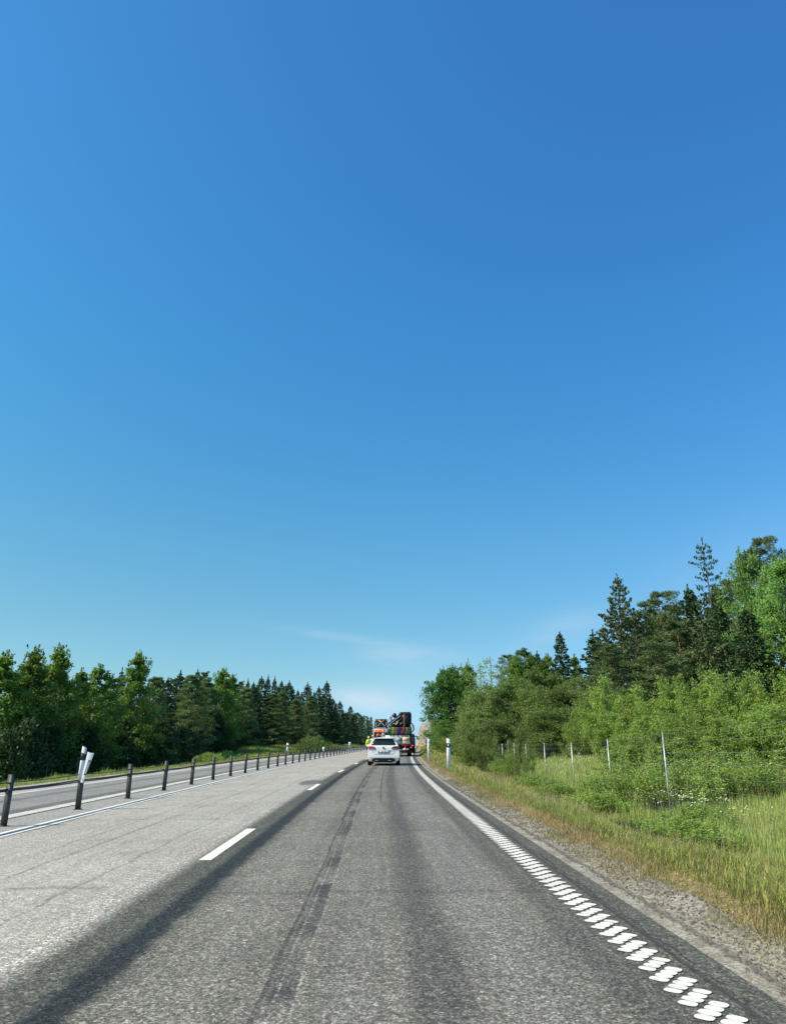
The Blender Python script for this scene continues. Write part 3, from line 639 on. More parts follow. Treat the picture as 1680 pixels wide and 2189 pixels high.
# right-hand wood
RT = [('maple_tree', 'maple', 962, 1430, 106, 7.2, 'big round dense green maple at the left end of the right-hand wood'),
      (BI, 'birchB', 1000, 1421, 116, 5.5, 'dark birch whose top shows just right of the big round maple'),
      ('maple_tree', 'bright', 950, 1538, 98, 4.6, 'smaller light green maple at the foot of the big round maple'),
      ('willow_tree', 'sparse', 1026, 1411, 92, 5.5, 'thin half bare grey tree against the sky right of the maple'),
      ('willow_tree', 'sparse', 1047, 1400, 82, 4.6, 'thin tree with sparse pale leaves, tallest above the olive green thicket'),
      (PI_, 'pineA', 1083, 1400, 100, 4.6, 'dark flat topped pine in layers behind the sparse pale tree'),
      (PI_, 'pineB', 1119, 1389, 92, 6.5, 'dense pine with a rounded top left of the two spires'),
      (SP, 'spruceA', 1147, 1393, 92, 4.5, 'spruce with a pointed top between the rounded pine and the slim dark spruce'),
      (BI, 'birchT', 1170, 1400, 90, 4.8, 'grey green birch top left of the slim dark spruce'),
      (SP, 'spruceA', 1196, 1351, 80, 5.8, 'slim dark spruce standing alone above the thicket'),
      (BI, 'birchT', 1227, 1402, 88, 4.0, 'thin birch half hidden behind the slim dark spruce'),
      (SP, 'spruceB', 1266, 1351, 80, 6.0, 'broad grey green spruce left of the tall ragged spruce'),
      (SP, 'spruceOld', 1318, 1232, 76, 9.4, 'tall ragged spruce with upturned branch tips standing above its neighbours'),
      (SP, 'spruceA', 1379, 1302, 82, 5.6, 'dark spruce between the tall ragged spruce and the orange trunked pine'),
      (BI, 'birchA', 1392, 1300, 88, 5.0, 'light green birch crown showing behind the dark spruce'),
      (PI_, 'pineA', 1411, 1264, 76, 7.4, 'large pine with orange trunk and clumped top'),
      (PI_, 'pineB', 1442, 1330, 70, 6.6, 'lower dark pine right of the orange trunked pine'),
      (SP, 'spruceA', 1468, 1254, 74, 7.8, 'dense spruce leaning against the open tall spruce'),
      (SP, 'spruceThin', 1500, 1157, 72, 6.6, 'tallest open branched spruce with sky showing through'),
      (SP, 'spruceA', 1534, 1290, 66, 7.0, 'dark spruce below the open branched spruce'),
      ('birch_tree', 'bright', 1592, 1178, 62, 6.0, 'tall bright green birch near the right edge'),
      (PI_, 'pineA', 1628, 1148, 66, 6.0, 'dark pine at the far right behind the bright birch'),
      ('birch_tree', 'bright', 1664, 1190, 58, 6.4, 'bright green birch outermost on the right'),
      (SP, 'spruceOld', 1356, 1342, 68, 6.4, 'brownish spruce low in front of the tall ragged spruce'),
      (PI_, 'pineB', 1300, 1376, 66, 5.8, 'low dark pine in front of the broad grey green spruce'),
      (SP, 'spruceOld', 1498, 1322, 62, 7.4, 'brownish spruce at the foot of the tallest open spruce'),
      (SP, 'spruceA', 1590, 1300, 56, 7.0, 'dark green spruce in front of the bright birch by the right edge'),
      (PI_, 'pineB', 1400, 1360, 62, 6.5, 'broad low pine in front of the orange trunked pine'),
      (BI, 'birchA', 1102, 1408, 86, 5.6, 'leafy birch between the flat topped pine and the rounded pine'),
      (BI, 'birchA', 1134, 1404, 87, 5.0, 'leafy birch just behind the pointed spruce of the middle group'),
      (BI, 'birchA', 1158, 1414, 84, 4.8, 'lower leafy birch left of the slim dark spruce'),
      (SP, 'spruceOld', 1288, 1340, 86, 8.0, 'wide grey green spruce filling the gap left of the tall ragged spruce'),
      (PI_, 'pineB', 1350, 1318, 88, 7.0, 'pine standing behind the tall ragged spruce on its right'),
      (PI_, 'pineY', 1434, 1296, 84, 8.0, 'pale bushy pine behind the large orange trunked pine'),
      (SP, 'spruceOld', 1480, 1268, 82, 9.0, 'wide spruce behind the dense leaning spruce'),
      (BI, 'birchA', 1530, 1262, 80, 7.5, 'green birch filling the gap right of the tallest open spruce'),
      (PI_, 'pineB', 1556, 1240, 76, 7.0, 'dark pine just left of the tall bright birch')]
for nm, k, px, yt, d, w, lb in RT: at_px(nm, k, px, yt, d, w, lb, 'tree', 'trees of the right-hand wood')
OL = [(1008, 1500, 90), (1018, 1480, 84), (1040, 1462, 78), (1070, 1470, 74), (1098, 1448, 76), (1128, 1432, 78), (1150, 1468, 70), (1176, 1440, 78), (1208, 1462, 70), (1236, 1446, 72), (1262, 1470, 64), (1108, 3600, 66), (1170, 1510, 62), (1018, 1520, 72), (1058, 1536, 64), (1222, 3600, 60)]
for i, (px, yt, d) in enumerate(OL):
    at_px('sallow_tree', ['sallow', 'sallowB'][i % 2], px, yt, d, 6.2 + (i % 3) * .6, 'round olive sallow, %s from left in the thicket below the pines' % ORD[sorted(range(len(OL)), key=lambda j: OL[j][0]).index(i)], 'tree', 'sallows in the right-hand thicket')
WL = [(1262, 1478, 52, 4.4), (1296, 1430, 48, 4.2), (1330, 1468, 46, 4.6), (1368, 1452, 45, 4.6), (1404, 1446, 43, 4.6), (1440, 1440, 42, 4.6), (1486, 1416, 40, 4.6), (1530, 1420, 39, 4.6), (1570, 1434, 37, 4.6), (1604, 1420, 36, 4.8), (1650, 1425, 35, 5.0),
      (1246, 1520, 50, 4.0), (1312, 1510, 44, 4.4), (1392, 1505, 40, 4.6), (1470, 1490, 37, 4.8), (1550, 3600, 34.5, 4.6), (1625, 1490, 32, 4.8), (1690, 1440, 34, 5.0)]
so = sorted(range(len(WL)), key=lambda j: WL[j][0])
for i, (px, yt, d, w) in enumerate(WL):
    d += 4
    at_px('willow_bush', ['willowA', 'willowB'][i % 2], px, yt, d, w, 'tall yellow green willow bush, %s from the left in the belt behind the meadow' % ORD[so.index(i)], 'bush', 'willow bushes behind the meadow')
for i, (px, yt, d, w) in enumerate([(1352, 1530, 35, 3.4), (1415, 1520, 33, 3.6), (1480, 1508, 31.5, 3.8), (1545, 1515, 30.5, 3.8), (1606, 1505, 29.5, 4.0), (1668, 1500, 28.5, 4.0)]):
    at_px('willow_bush', ['willowB', 'willowA'][i % 2], px, yt, d, w, 'lower green willow bush with bare stems, %s from left just behind the near fence' % ORD[i], 'bush', 'willow bushes just behind the near fence')
for nm, k, px, yt, d, w, lb in [(PI_, 'pineB', 1730, 1230, 60, 8, 'pine outermost right, beyond the bright birches'), (SP, 'spruceA', 1790, 1200, 56, 8, 'spruce beyond the right edge of the view'), (PI_, 'pineA', 1850, 1220, 54, 8, 'pine beyond the right edge of the view'),
        ('willow_bush', 'willowA', 1745, 1430, 36, 5, 'willow bush beyond the right edge, nearest the wood'), ('willow_bush', 'willowB', 1800, 1430, 34, 5, 'second willow bush beyond the right edge'), ('willow_bush', 'willowA', 1870, 1430, 32, 5, 'outermost willow bush beyond the right edge')]:
    at_px(nm, k, px, yt, d, w, lb, 'tree' if nm != 'willow_bush' else 'bush', 'trees and bushes beyond the right edge')
# bushes by the right fence
BF = [('bushy', 1046, 1560, 52, 3.0, 'dense round bush left of where the fence posts crowd together'), ('airy', 1104, 1554, 44, 1.9, 'narrow upright bush growing through the crowded fence posts'),
      ('airy', 1075, 1604, 46, 2.2, 'low bush at the foot of the crowded fence posts'), ('airy', 1012, 1590, 70, 2.2, 'small bush beside the farthest fence post'),
      ('airy', 1330, 1586, 26, 3.2, 'loose stemmed bush beside the second nearest fence post'), ('airy', 1390, 1560, 25, 3.4, 'loose stemmed bush left of the nearest fence post'),
      ('airy', 1468, 1580, 24, 3.6, 'loose stemmed bush right of the nearest fence post'), ('airy', 1530, 1575, 25, 3.6, 'loose bush between the nearest fence post and the right edge'), ('airy', 1600, 1570, 24, 3.6, 'loose bush at the right edge of the view behind the fence'),
      ('dwarf', 1392, 1752, 15.2, 2.3, 'low leafy shrub in the ditch in front of the nearest fence post'), ('dwarf', 1318, 1766, 15.4, 1.8, 'low leafy shrub, leftmost of the ditch clump'), ('dwarf', 1462, 1742, 15.6, 2.2, 'low leafy shrub, rightmost of the ditch clump'),
      ('dwarf', 1500, 1716, 19.5, 2.2, 'small shrub by the foot of the nearest fence post'), ('dwarf', 1262, 1690, 23, 2.6, 'small shrub by the ditch below the third nearest fence post'), ('dwarf', 1195, 1674, 28, 3.0, 'low shrub by the ditch below the fourth nearest fence post'), ('dwarf', 1140, 1656, 34, 3.2, 'low shrub farther along the ditch beside the fence')]
for k, px, yt, d, w, lb in BF: at_px('shrub', k, px, yt, d, w, lb, 'shrub', 'shrubs along the right-hand fence')
for i, (px, yt, d, w) in enumerate([(930, 1560, 128, 4.5), (944, 1552, 120, 4.6), (924, 1574, 138, 3.0), (972, 1560, 96, 4.5), (1000, 1556, 90, 4.5), (918, 1548, 150, 3.6)]):
    at_px('bush', 'bushy' if i < 5 else 'airy', px, yt, d, w, ['green bush on the bank right of the rock face', 'green bush on the bank below the big maple', 'small green bush at the right foot of the rock face', 'leafy bush on the bank, right of the light green maple', 'leafy bush on the bank, farther right of the light green maple', 'thin bush growing on top of the rock face'][i], 'bush', 'bushes on the right-hand bank')

# ---------------------------------------------------------------- grass and meadow plants (uncountable)
def blades(name, rng, U, S, h, w, lean, mat, zf=zg, flower=None):
    n = len(U); X = U + off(S); Z = zf(U, S); a = rng.uniform(0, 2 * PI, n); d = np.stack([np.cos(a), np.sin(a), 0 * a], -1); b = np.stack([-np.sin(a), np.cos(a), 0 * a], -1)
    hh = (h * rng.uniform(.45, 1.25, n))[:, None]; ww = (w * rng.uniform(.7, 1.3, n))[:, None]; le = (lean * rng.uniform(.1, 1.2, n))[:, None] * hh
    p0 = np.stack([X, S, Z - .03], -1); up = np.array([0, 0, 1.0])
    V = np.empty((n, 5, 3)); V[:, 0] = p0 - b * ww / 2; V[:, 1] = p0 + b * ww / 2; m = p0 + up * hh * .55 + d * le * .35
    V[:, 2] = m + b * ww * .4; V[:, 3] = m - b * ww * .4; V[:, 4] = p0 + up * hh * (1 - .25 * lean) + d * le
    i = np.arange(n)[:, None] * 5
    F = np.concatenate([i + np.array([[0, 1, 2]]), i + np.array([[0, 2, 3]]), i + np.array([[3, 2, 4]])]).astype(np.int32)
    o = link(name, mesh_np(name, V.reshape(-1, 3), F), mat); return o
def grassmat(name, a, b, c, tr=.3, ns=.5):
    t = NT(name); g = t.gen(); n = t.noise(g, ns, 4, .6); n2 = t.noise(g, 23, 2, .5)
    col = t.mix(t.rng(n, .38, .62), a, b); col = t.mix(t.rng(n2, .52, .68), col, c); t.base(col, .6); t.b.inputs['Specular IOR Level'].default_value = .3
    trn = t.add('ShaderNodeBsdfTranslucent'); t.link(t.scale(col, 1.3), trn.inputs['Color']); mx = t.add('ShaderNodeMixShader'); mx.inputs[0].default_value = tr
    t.link(t.b.outputs[0], mx.inputs[1]); t.link(trn.outputs[0], mx.inputs[2]); t.link(mx.outputs[0], t.o.inputs['Surface']); return t.m
G_dry = grassmat('dry_verge_grass', (.40, .31, .15), (.27, .25, .085), (.50, .42, .24))
G_green = grassmat('green_verge_grass', (.24, .33, .055), (.34, .38, .08), (.42, .38, .15))
G_meadow = grassmat('meadow_grass', (.30, .40, .09), (.38, .45, .12), (.46, .50, .18), ns=.25)
G_umbel = simple('cow_parsley_white', (.52, .58, .34), .8)
rg = np.random.default_rng(77)
def scat(n, u0, u1, s0, s1, p=1.0, bias=1.0):
    t = rg.uniform(0, 1, n) ** bias; return rg.uniform(0, 1, n) ** p * (u1 - u0) + u0, s0 + t * (s1 - s0)
def patch(name, parts, mat, lean, label, cat, zf=zg):
    U = np.concatenate([p[0][0] for p in parts]); S = np.concatenate([p[0][1] for p in parts]); h = np.concatenate([np.full(len(p[0][0]), p[1]) for p in parts]); w = np.concatenate([np.full(len(p[0][0]), p[2]) for p in parts])
    cl = .55 + .9 * (np.sin(U * 2.3 + S * .8) * np.sin(S * 1.7 - U * 1.3) * .5 + .5)       # tufts
    o = blades(name, rg, U, S, h * cl, w, lean, mat, zf); return tag(o, label, cat, kind='stuff')
patch('dry_grass', [(scat(34000, 2.28, 3.15, 3, 14, .75), .10, .007), (scat(30000, 2.30, 3.2, 14, 40, .8), .12, .011), (scat(5000, 2.15, 2.5, 3, 20, .4), .05, .006), (scat(9000, 2.42, 3.3, 40, 95), .14, .03), (scat(9000, 2.8, 7, 3, 20), .30, .006), (scat(9000, 2.8, 8, 20, 60), .34, .014)], G_dry, .6, 'short straw coloured grass along the gravel edge', 'grass')
patch('verge_grass', [(scat(90000, 2.75, 7.5, 3, 15), .17, .007), (scat(70000, 2.7, 9.0, 15, 34), .20, .012), (scat(34000, 2.7, 10, 34, 75), .24, .024), (scat(16000, 2.7, 9, 75, 160), .3, .05)], G_green, .8, 'green grass on the slope and ditch beside the right shoulder', 'grass')
patch('meadow_grass', [(scat(50000, 7.0, 16, 8, 30), .34, .014), (scat(56000, 7.5, 24, 30, 62), .42, .028), (scat(34000, 9, 34, 62, 105), .50, .055)], G_meadow, .35, 'pale green meadow grass behind the right-hand fence', 'grass')
patch('left_verge_grass', [(scat(30000, -12.3, -10.7, 14, 60), .16, .012), (scat(30000, -18, -10.8, 52, 100), .30, .03), (scat(16000, -17, -10.8, 100, 200), .32, .06), (scat(12000, -19, -12.3, 20, 60), .3, .02)], G_green, .5, 'grass on the verge and bank beyond the oncoming lane', 'grass')
# cow parsley: thin stems with white umbels
U = np.concatenate([scat(3600, 8.2, 16, 14, 34)[0]]); S = rg.uniform(14, 34, 3600); U2, S2 = scat(3600, 9, 22, 34, 62); U = np.concatenate([U, U2]); S = np.concatenate([S, S2])
keep = (np.sin(U * .9 + 1) * np.sin(S * .37) + rg.normal(size=len(U)) * .5) > .62; U, S = U[keep], S[keep]
V = []; F = []
for u, s_ in zip(U, S):
    z = float(zg(u, s_)); h = rg.uniform(.55, .95); x = u + float(off(s_)); k = rg.integers(2, 5)
    for j in range(k):
        a = rg.uniform(0, 6.28); r = rg.uniform(.03, .16); cx, cy, cz = x + math.cos(a) * r, s_ + math.sin(a) * r, z + h + rg.uniform(-.12, .06); rr_ = rg.uniform(.015, .036); b = len(V)
        tilt = rg.uniform(-.02, .02)
        for q in range(6): V.append((cx + rr_ * math.cos(q * PI / 3), cy + rr_ * math.sin(q * PI / 3), cz + tilt * math.cos(q)))
        V.append((cx, cy, cz + .012))
        for q in range(6): F.append((b + q, b + (q + 1) % 6, b + 6))
        b = len(V); V += [(x - .003, s_, z), (x + .003, s_, z), (cx, cy, cz)]; F.append((b, b + 1, b + 2))
tag(link('cow_parsley', mesh_np('cow_parsley', np.array(V), np.array(F)), G_umbel), 'white flowering cow parsley among the meadow grass', 'flowers', kind='stuff')
# loose grit and clods on the gravel edge
U, S = scat(5200, 2.12, 2.62, 3, 26, .8, 1.3); mbx = MB(); V = []; F = []
for u, s_ in zip(U, S):
    r = rg.uniform(.004, .014) * (1 + s_ * .03); x = u + float(off(s_)); z = float(gz(np.array(u), np.array(s_))) + r * .3; b = len(V)
    for q in range(5): V.append((x + r * math.cos(q * 1.257) * rg.uniform(.7, 1.3), s_ + r * math.sin(q * 1.257) * rg.uniform(.7, 1.3), z - r * .5))
    V.append((x, s_, z + r * .7))
    for q in range(5): F.append((b + q, b + (q + 1) % 5, b + 5))
tag(link('loose_grit', mesh_np('loose_grit', np.array(V), np.array(F)), simple('dark_grit', (.13, .12, .095), .95, var=.5, scale=30)), 'loose dark grit and clods scattered on the gravel edge', 'gravel', kind='stuff')

# ---------------------------------------------------------------- cable barrier between the directions
M_post = simple('dark_galvanised_steel', (.055, .06, .058), .55, .3, var=.3, scale=9)
M_cable = simple('cable_black', (.04, .04, .045), .5, .4, var=.3, scale=40)
M_white = simple('white_plastic', (.80, .81, .80), .45, var=.06)
M_black = simple('black_plastic', (.018, .018, .02), .5, var=.2)
M_refl = simple('grey_reflector', (.62, .65, .68), .25, .2, var=.08)
M_galv = simple('galvanised_pipe', (.50, .51, .52), .45, .5, var=.3, scale=7)
PU, P0, PD = -5.86, 14.9, 2.845
barrier = empty('cable_barrier', W(PU, P0), 0, 'long black cable barrier on short steel posts along the middle of the road', 'cable barrier')
def cpost(flip):
    m = MB(); w, d, t, H = .052, .045, .007, .76
    m.box(-w, w, -d / 2, -d / 2 + t, 0, H); m.box(-w, -w + t, -d / 2 + t + .0005, d / 2, 0, H - .004); m.box(w - t, w, -d / 2 + t + .0005, d / 2, 0, H - .004)
    m.box(-w - .03, w + .03, -d, d, .001, .012)
    for z in (.50, .53, .64): m.bar((-w - .012, -d / 2 - .004, z), (w + .012, -d / 2 - .004, z), .012, .014)
    me = mesh_np('post', np.array(m.v), m.f); me.materials.append(M_post); return me
pm = cpost(False); x0b, y0b, z0b = W(PU, P0); rb = random.Random(5)
for n in range(-4, 76):
    s_ = P0 + n * PD; x, y, z = W(PU, s_); o = bpy.data.objects.new('post', pm); COL.objects.link(o); o.parent = barrier
    o.location = (x - x0b, y - y0b, z - z0b); o.rotation_euler = (rb.uniform(-.02, .02), rb.uniform(-.025, .025), R(16 if n % 2 == 0 else -24) + rb.uniform(-.05, .05))
for z, ph, r in ((.515, 0, .014), (.54, PI, .014), (.64, PI, .009)):
    m = MB(); pts = []
    for i in range(-4 * 4, 75 * 4 + 1):
        s_ = P0 + i * PD / 4; x, y, zz = W(PU, s_); pts.append((x - x0b + .018 * math.cos(PI * i / 4 + ph) - .03, y - y0b, zz - z0b + z - .012 * abs(math.sin(PI * i / 4))))
    m.tube(pts, r, 6); m.build('cable', M_cable, barrier, True)
def panel_channel(m, w, h, curl, n=6, t=.004, slant=.0):
    """upright plate curled across its width, facing -y"""
    vs = []; fs = []
    for j in range(2):
        for zz in (0, 1):
            for i in range(n + 1):
                q = i / n * 2 - 1; vs.append((q * w / 2, -curl * (1 - q * q) + j * t, zz * (h + slant * q)))
    k = n + 1
    for i in range(n):
        fs += [(i, i + 1, k + i + 1, k + i), (2 * k + i + 1, 2 * k + i, 3 * k + i, 3 * k + i + 1), (k + i, k + i + 1, 3 * k + i + 1, 3 * k + i), (i + 1, i, 2 * k + i, 2 * k + i + 1)]
    fs += [(0, k, 3 * k, 2 * k), (n, 2 * k + n, 3 * k + n, k + n)]
    return m.add(vs, fs)
def delineator(name, loc, h, label, group, w=.10, tilt=0.0, bands='black', rz=0.0):
    o = empty(name, loc, rz, label, 'delineator', group); o.rotation_euler = (0, tilt, rz)
    panel_channel(MB(), w, h, .03, slant=-.02).build('body', M_white, o)
    if bands == 'black':
        m = MB(); panel_channel(m, w + .003, .17, .032, slant=-.022); m.v = [(x, y - .002, z + h - .36) for x, y, z in m.v]; b = m.build('black_band', M_black, o)
        m = MB(); m.box(-.022, .022, -.042, -.036, h - .33, h - .23); m.build('reflector', M_refl, b)
    else:
        cols = [simple('violet_film', (.12, .10, .38), .4), simple('yellow_film', (.85, .55, .04), .4)]
        for i in range(5):
            m = MB(); panel_channel(m, w * .62, .13, .02); m.v = [(x, y - .012, z + h - .28 - i * .17) for x, y, z in m.v]; m.build('coloured_panel', cols[i % 2], o)
    return o
def stand(px, py, d, ytop): 
    x, y, zt = ray(px, ytop, d); u = x - float(off(y)); zb = float(zg(u, y)) - .02; return (x, y, zb), zt - zb
l, h = stand(958, 1637, 31.5, 1579); delineator('delineator_post', l, h, 'tall white delineator with a black band, nearest on the right verge', 'delineators with black bands', .16)
l, h = stand(916, 1618, 47, 1579.4); delineator('delineator_post', l, h, 'white delineator with violet and yellow panels on the right verge', 'delineators with coloured panels', .16, bands='col')
l, h = stand(615.4, 1613, 76, 1588.7); delineator('delineator_post', l, h, 'white delineator with black band standing left of the oncoming lane', 'delineators with black bands', .22)
l, h = stand(739, 1608, 128, 1589.8); delineator('delineator_post', l, max(h, 1.0), 'small far white delineator beyond the barrier, right of the bank bushes', 'delineators with black bands', .22)
# the two bent markers on the nearest barrier post
x, y, z = W(PU, P0)
o = empty('bent_marker', (x - .02, y - .035, z + .50), 0, 'narrow white marker with black band strapped to the nearest barrier post', 'marker')
m = MB(); panel_channel(m, .085, .66, .02, slant=-.015); m.build('plate', M_white, o)
m = MB(); panel_channel(m, .088, .13, .022, slant=-.018); m.v = [(a, b - .002, c + .41) for a, b, c in m.v]; m.build('black_band', M_black, o); o.rotation_euler = (0, R(1), R(8))
o = empty('bent_marker', (x + .035, y - .075, z + .50), 0, 'wide white curled marker with framed reflector leaning right off the nearest barrier post', 'marker')
m = MB(); m.add([(-.02, 0, 0), (.035, -.01, -.01), (.12, -.01, .56), (.045, -.03, .56), (-.015, 0, .57), (.02, -.012, .0)], [(0, 5, 3, 4), (5, 1, 2, 3)])
m.add([(-.02, .006, 0), (.035, -.004, -.01), (.12, -.004, .56), (.045, -.024, .56), (-.015, .006, .57), (.02, -.006, .0)], [(4, 3, 5, 0), (3, 2, 1, 5)]); m.build('plate', M_white, o)
m = MB(); m.add([(.018, -.022, .14), (.062, -.022, .14), (.094, -.026, .42), (.050, -.030, .42)], [(0, 1, 2, 3)]); m.add([(.018, -.018, .14), (.062, -.018, .14), (.094, -.022, .42), (.050, -.026, .42)], [(3, 2, 1, 0)]); f = m.build('reflector_frame', M_black, o)
m = MB(); m.add([(.030, -.026, .165), (.057, -.026, .165), (.084, -.030, .395), (.058, -.033, .395)], [(0, 1, 2, 3)]); m.build('reflector', M_refl, f); o.rotation_euler = (0, R(6), 0)
for n, lb in ((26, 'far white marker with a dark frame on a barrier post'), (17, 'small white marker stub on top of a barrier post')):
    x, y, z = W(PU, P0 + n * PD); o = empty('post_marker', (x, y - .05, z + (.62 if n == 26 else .5)), 0, lb, 'marker'); hh = .62 if n == 26 else .36
    m = MB(); panel_channel(m, .24 if n == 26 else .16, hh, .02); m.build('plate', M_white, o)
    if n == 26:
        m = MB(); m.box(-.08, .08, -.034, -.026, .12, .5); m.build('dark_frame', M_black, o)
        m = MB(); m.box(-.045, .045, -.040, -.0345, .17, .45); m.build('reflector', M_refl, o)
    else:
        m = MB(); m.box(-.05, .05, -.034, -.026, .1, .26); m.build('reflector', M_refl, o)

# ---------------------------------------------------------------- wildlife fences
def wire_mat(): return simple('fence_wire', (.33, .34, .34), .5, .5, var=.2)
def fence(name, posts, label, r=.026, wire=.003, pmat=None, hfrac=(.04, .12, .2, .3, .4, .52, .64, .76, .88, .98), vstep=.45):
    x0, y0, z0, _ = posts[0]; root = empty(name, (x0, y0, z0), 0, label, 'wire fence')
    for (x, y, zb, zt) in posts:
        m = MB(); le = rb.uniform(-.03, .03); m.tube([(x - x0, y - y0, zb - z0 - .1), (x - x0 + le, y - y0, zt - z0)], r, 8); m.build('post', pmat or M_galv, root, True)
    m = MB()
    for a, b in zip(posts[:-1], posts[1:]):
        L = math.hypot(b[0] - a[0], b[1] - a[1])
        if L > 9: continue
        for q in hfrac:
            p = []
            for t in (0, .33, .66, 1): p.append((a[0] + (b[0] - a[0]) * t - x0, a[1] + (b[1] - a[1]) * t - y0, (a[2] + (a[3] - a[2]) * q) * (1 - t) + (b[2] + (b[3] - b[2]) * q) * t - z0 - .03 * (1 if 0 < t < 1 else 0)))
            m.tube(p, wire, 3, cap=False)
        k = int(L / vstep)
        for i in range(1, k):
            t = i / k; x = a[0] + (b[0] - a[0]) * t - x0; y = a[1] + (b[1] - a[1]) * t - y0; zb = a[2] * (1 - t) + b[2] * t - z0; zt = a[3] * (1 - t) + b[3] * t - z0 - .06
            m.tube([(x, y, zb), (x, y, zt)], wire * .7, 3, cap=False)
    m.build('wire_netting', wire_mat(), root); return root
rp = []
for px, yt, d in ((1722, 1530, 15.0), (1413, 1565, 22.4), (1297, 1580, 28.2), (1220.6, 1587, 34.2), (1161.7, 1588, 39.5), (1124, 1590, 46.3), (1098.5, 1588, 51), (1084.6, 1583, 53.7), (1073, 1590, 57), (1066, 1591, 62), (1046, 1593, 68), (1030, 1594, 75), (1010, 1595, 88), (994.7, 1596, 105)):
    x, y, zt = ray(px, yt, d); u = x - float(off(y)); zb = float(zg(u, y)); rp.append((x, y, zb, max(zt, zb + 1.9)))
fence('wildlife_fence', rp, 'tall wire fence on leaning grey pipe posts beside the right-hand meadow', .024)
lp = []
for px, yt in ((104.6, 1624), (168.6, 1620), (223, 1612.5), (273, 1609), (320.9, 1604), (359, 1595), (394, 1587), (423, 1580), (450, 1574), (480, 1572), (509.6, 1571), (533, 1568), (552.6, 1566), (590, 1569), (626.6, 1572), (660, 1574), (692, 1575), (718, 1578)):
    d = 18.0 * 1500 / (811 - px) / .95 if px < 424 else float(np.interp(px, [423, 450, 510, 552, 626, 692, 718], [73, 78, 88, 98, 116, 138, 150])); x, y, zt = ray(px, yt, d); lp.append((x, y, zt - 2.1, zt))
fence('wildlife_fence', lp, 'dim wire fence on thin grey posts in front of the left-hand forest', .024, vstep=.9, pmat=simple('shade_darkened_steel', (.22, .22, .20), .85))  # post colour darkened to carry the shade of the trees

# ---------------------------------------------------------------- rock cutting
def rock():
    from mathutils import noise as mn, Vector as Vc
    t = NT('cut_rock'); g = t.gen(); mp_ = t.add('ShaderNodeMapping'); mp_.inputs['Scale'].default_value = (.6, .6, 1.8); t.link(g, mp_.inputs['Vector'])
    n = t.noise(mp_.outputs[0], .9, 6, .7); n2 = t.noise(g, 6, 5, .7); c = t.mix(t.rng(n, .35, .65), (.42, .37, .30), (.22, .19, .16)); c = t.mix(t.rng(n2, .5, .7, 0, .7), c, (.50, .44, .33)); c = t.mix(t.rng(n2, .42, .30, 0, .8), c, (.10, .09, .08))
    t.base(c, .95); t.bump(n2, 1.0, .3)
    prof = [(2.9, -.4), (2.95, .5), (3.0, 1.3), (3.1, 2.1), (3.15, 2.9), (3.35, 3.6), (3.75, 4.2), (4.5, 4.55), (5.6, 4.7), (7.2, 4.8), (9, 4.9), (12, 4.9), (16, 4.0), (20, 1.0)]
    pu = np.interp(np.linspace(0, 1, 46), np.linspace(0, 1, len(prof)), [p[0] for p in prof]); pz = np.interp(np.linspace(0, 1, 46), np.linspace(0, 1, len(prof)), [p[1] for p in prof])
    S_ = np.concatenate([np.linspace(134, 144, 26), np.arange(144.8, 215, .8)]); V = []
    for s_ in S_:
        A = min(1, max(0, (s_ - 134) / 5.0)) ** .45 * (1 + .12 * math.sin(s_ * .21)) * min(1, (216 - s_) / 8)
        for u, z in zip(pu, pz):
            uu = u + (1 - A) * (2.2 if z > .5 else .8); p = Vc((uu * 1.1, s_ * .55, z * 1.3)); q = mn.noise_vector(p * .55) * .75 + mn.noise_vector(p * 1.6) * .35 + mn.noise_vector(p * 4) * .12; cell = mn.cell_vector(p * .8) * .45
            V.append((uu + float(off(s_)) + q.x + cell.x * .6 - .3, s_ + q.y, z * A + float(zr(min(s_, 165))) + (q.z * .5 + cell.z * .3) * (z > .3)))
    k = 46; i = np.arange(len(S_) - 1)[:, None] * k + np.arange(k - 1)[None]; F = np.stack([i, i + k, i + k + 1, i + 1], -1).reshape(-1, 4)
    F = np.concatenate([F[:, [0, 1, 2]], F[:, [0, 2, 3]]])
    o = link('rock_face', mesh_np('rock_face', np.array(V), F), t.m); return tag(o, 'brown blasted rock face rising beside the road at the crest', 'rock')
rock()

# ---------------------------------------------------------------- signs by the road
x, y, zt = ray(912.8, 1576.5, 84); u = x - float(off(y)); zb = float(zg(u, y)); h = zt - zb
o = empty('road_sign', (x, y, zb), 0, 'grey back of a small road sign on two posts beside the right verge', 'road sign')
m = MB(); m.cbox(-.20, .20, -.015, .015, h - .60, h, .008); p = m.build('sign_panel', simple('grey_sign_back', (.34, .38, .42), .5, .4), o)
m = MB()
for k in range(4): m.box(-.15 + k * .1 - .01, -.15 + k * .1 + .01, -.035, -.017, h - .57, h - .03)
m.build('stiffener', simple('sign_stiffener', (.2, .22, .25), .5, .4), p)
for sx in (-.12, .12):
    m = MB(); m.tube([(sx, .045, -.1), (sx, .045, h - .05)], .03, 8); m.build('post', simple('dark_steel', (.06, .06, .065), .5, .3), o)
x, y, zb = W(2.35, 150); o = empty('warning_trailer', (x, y, zb), -.05, 'yellow roadwork sign trailer on the right shoulder before the rock face', 'sign trailer')
YEL = simple('safety_yellow', (.80, .62, .06), .5); ORG = simple('orange_paint', (.80, .30, .03), .5)
m = MB(); m.cbox(-.28, .28, -.03, .03, 1.55, 2.45, .02); p = m.build('sign_panel', simple('pale_yellow_panel', (.80, .76, .30), .5), o)
m = MB()
for k in range(4): m.box(-.18, .18 - .08 * (k % 2), -.038, -.032, 1.7 + k * .18, 1.76 + k * .18)
m.build('sign_text_lines', M_black, p)
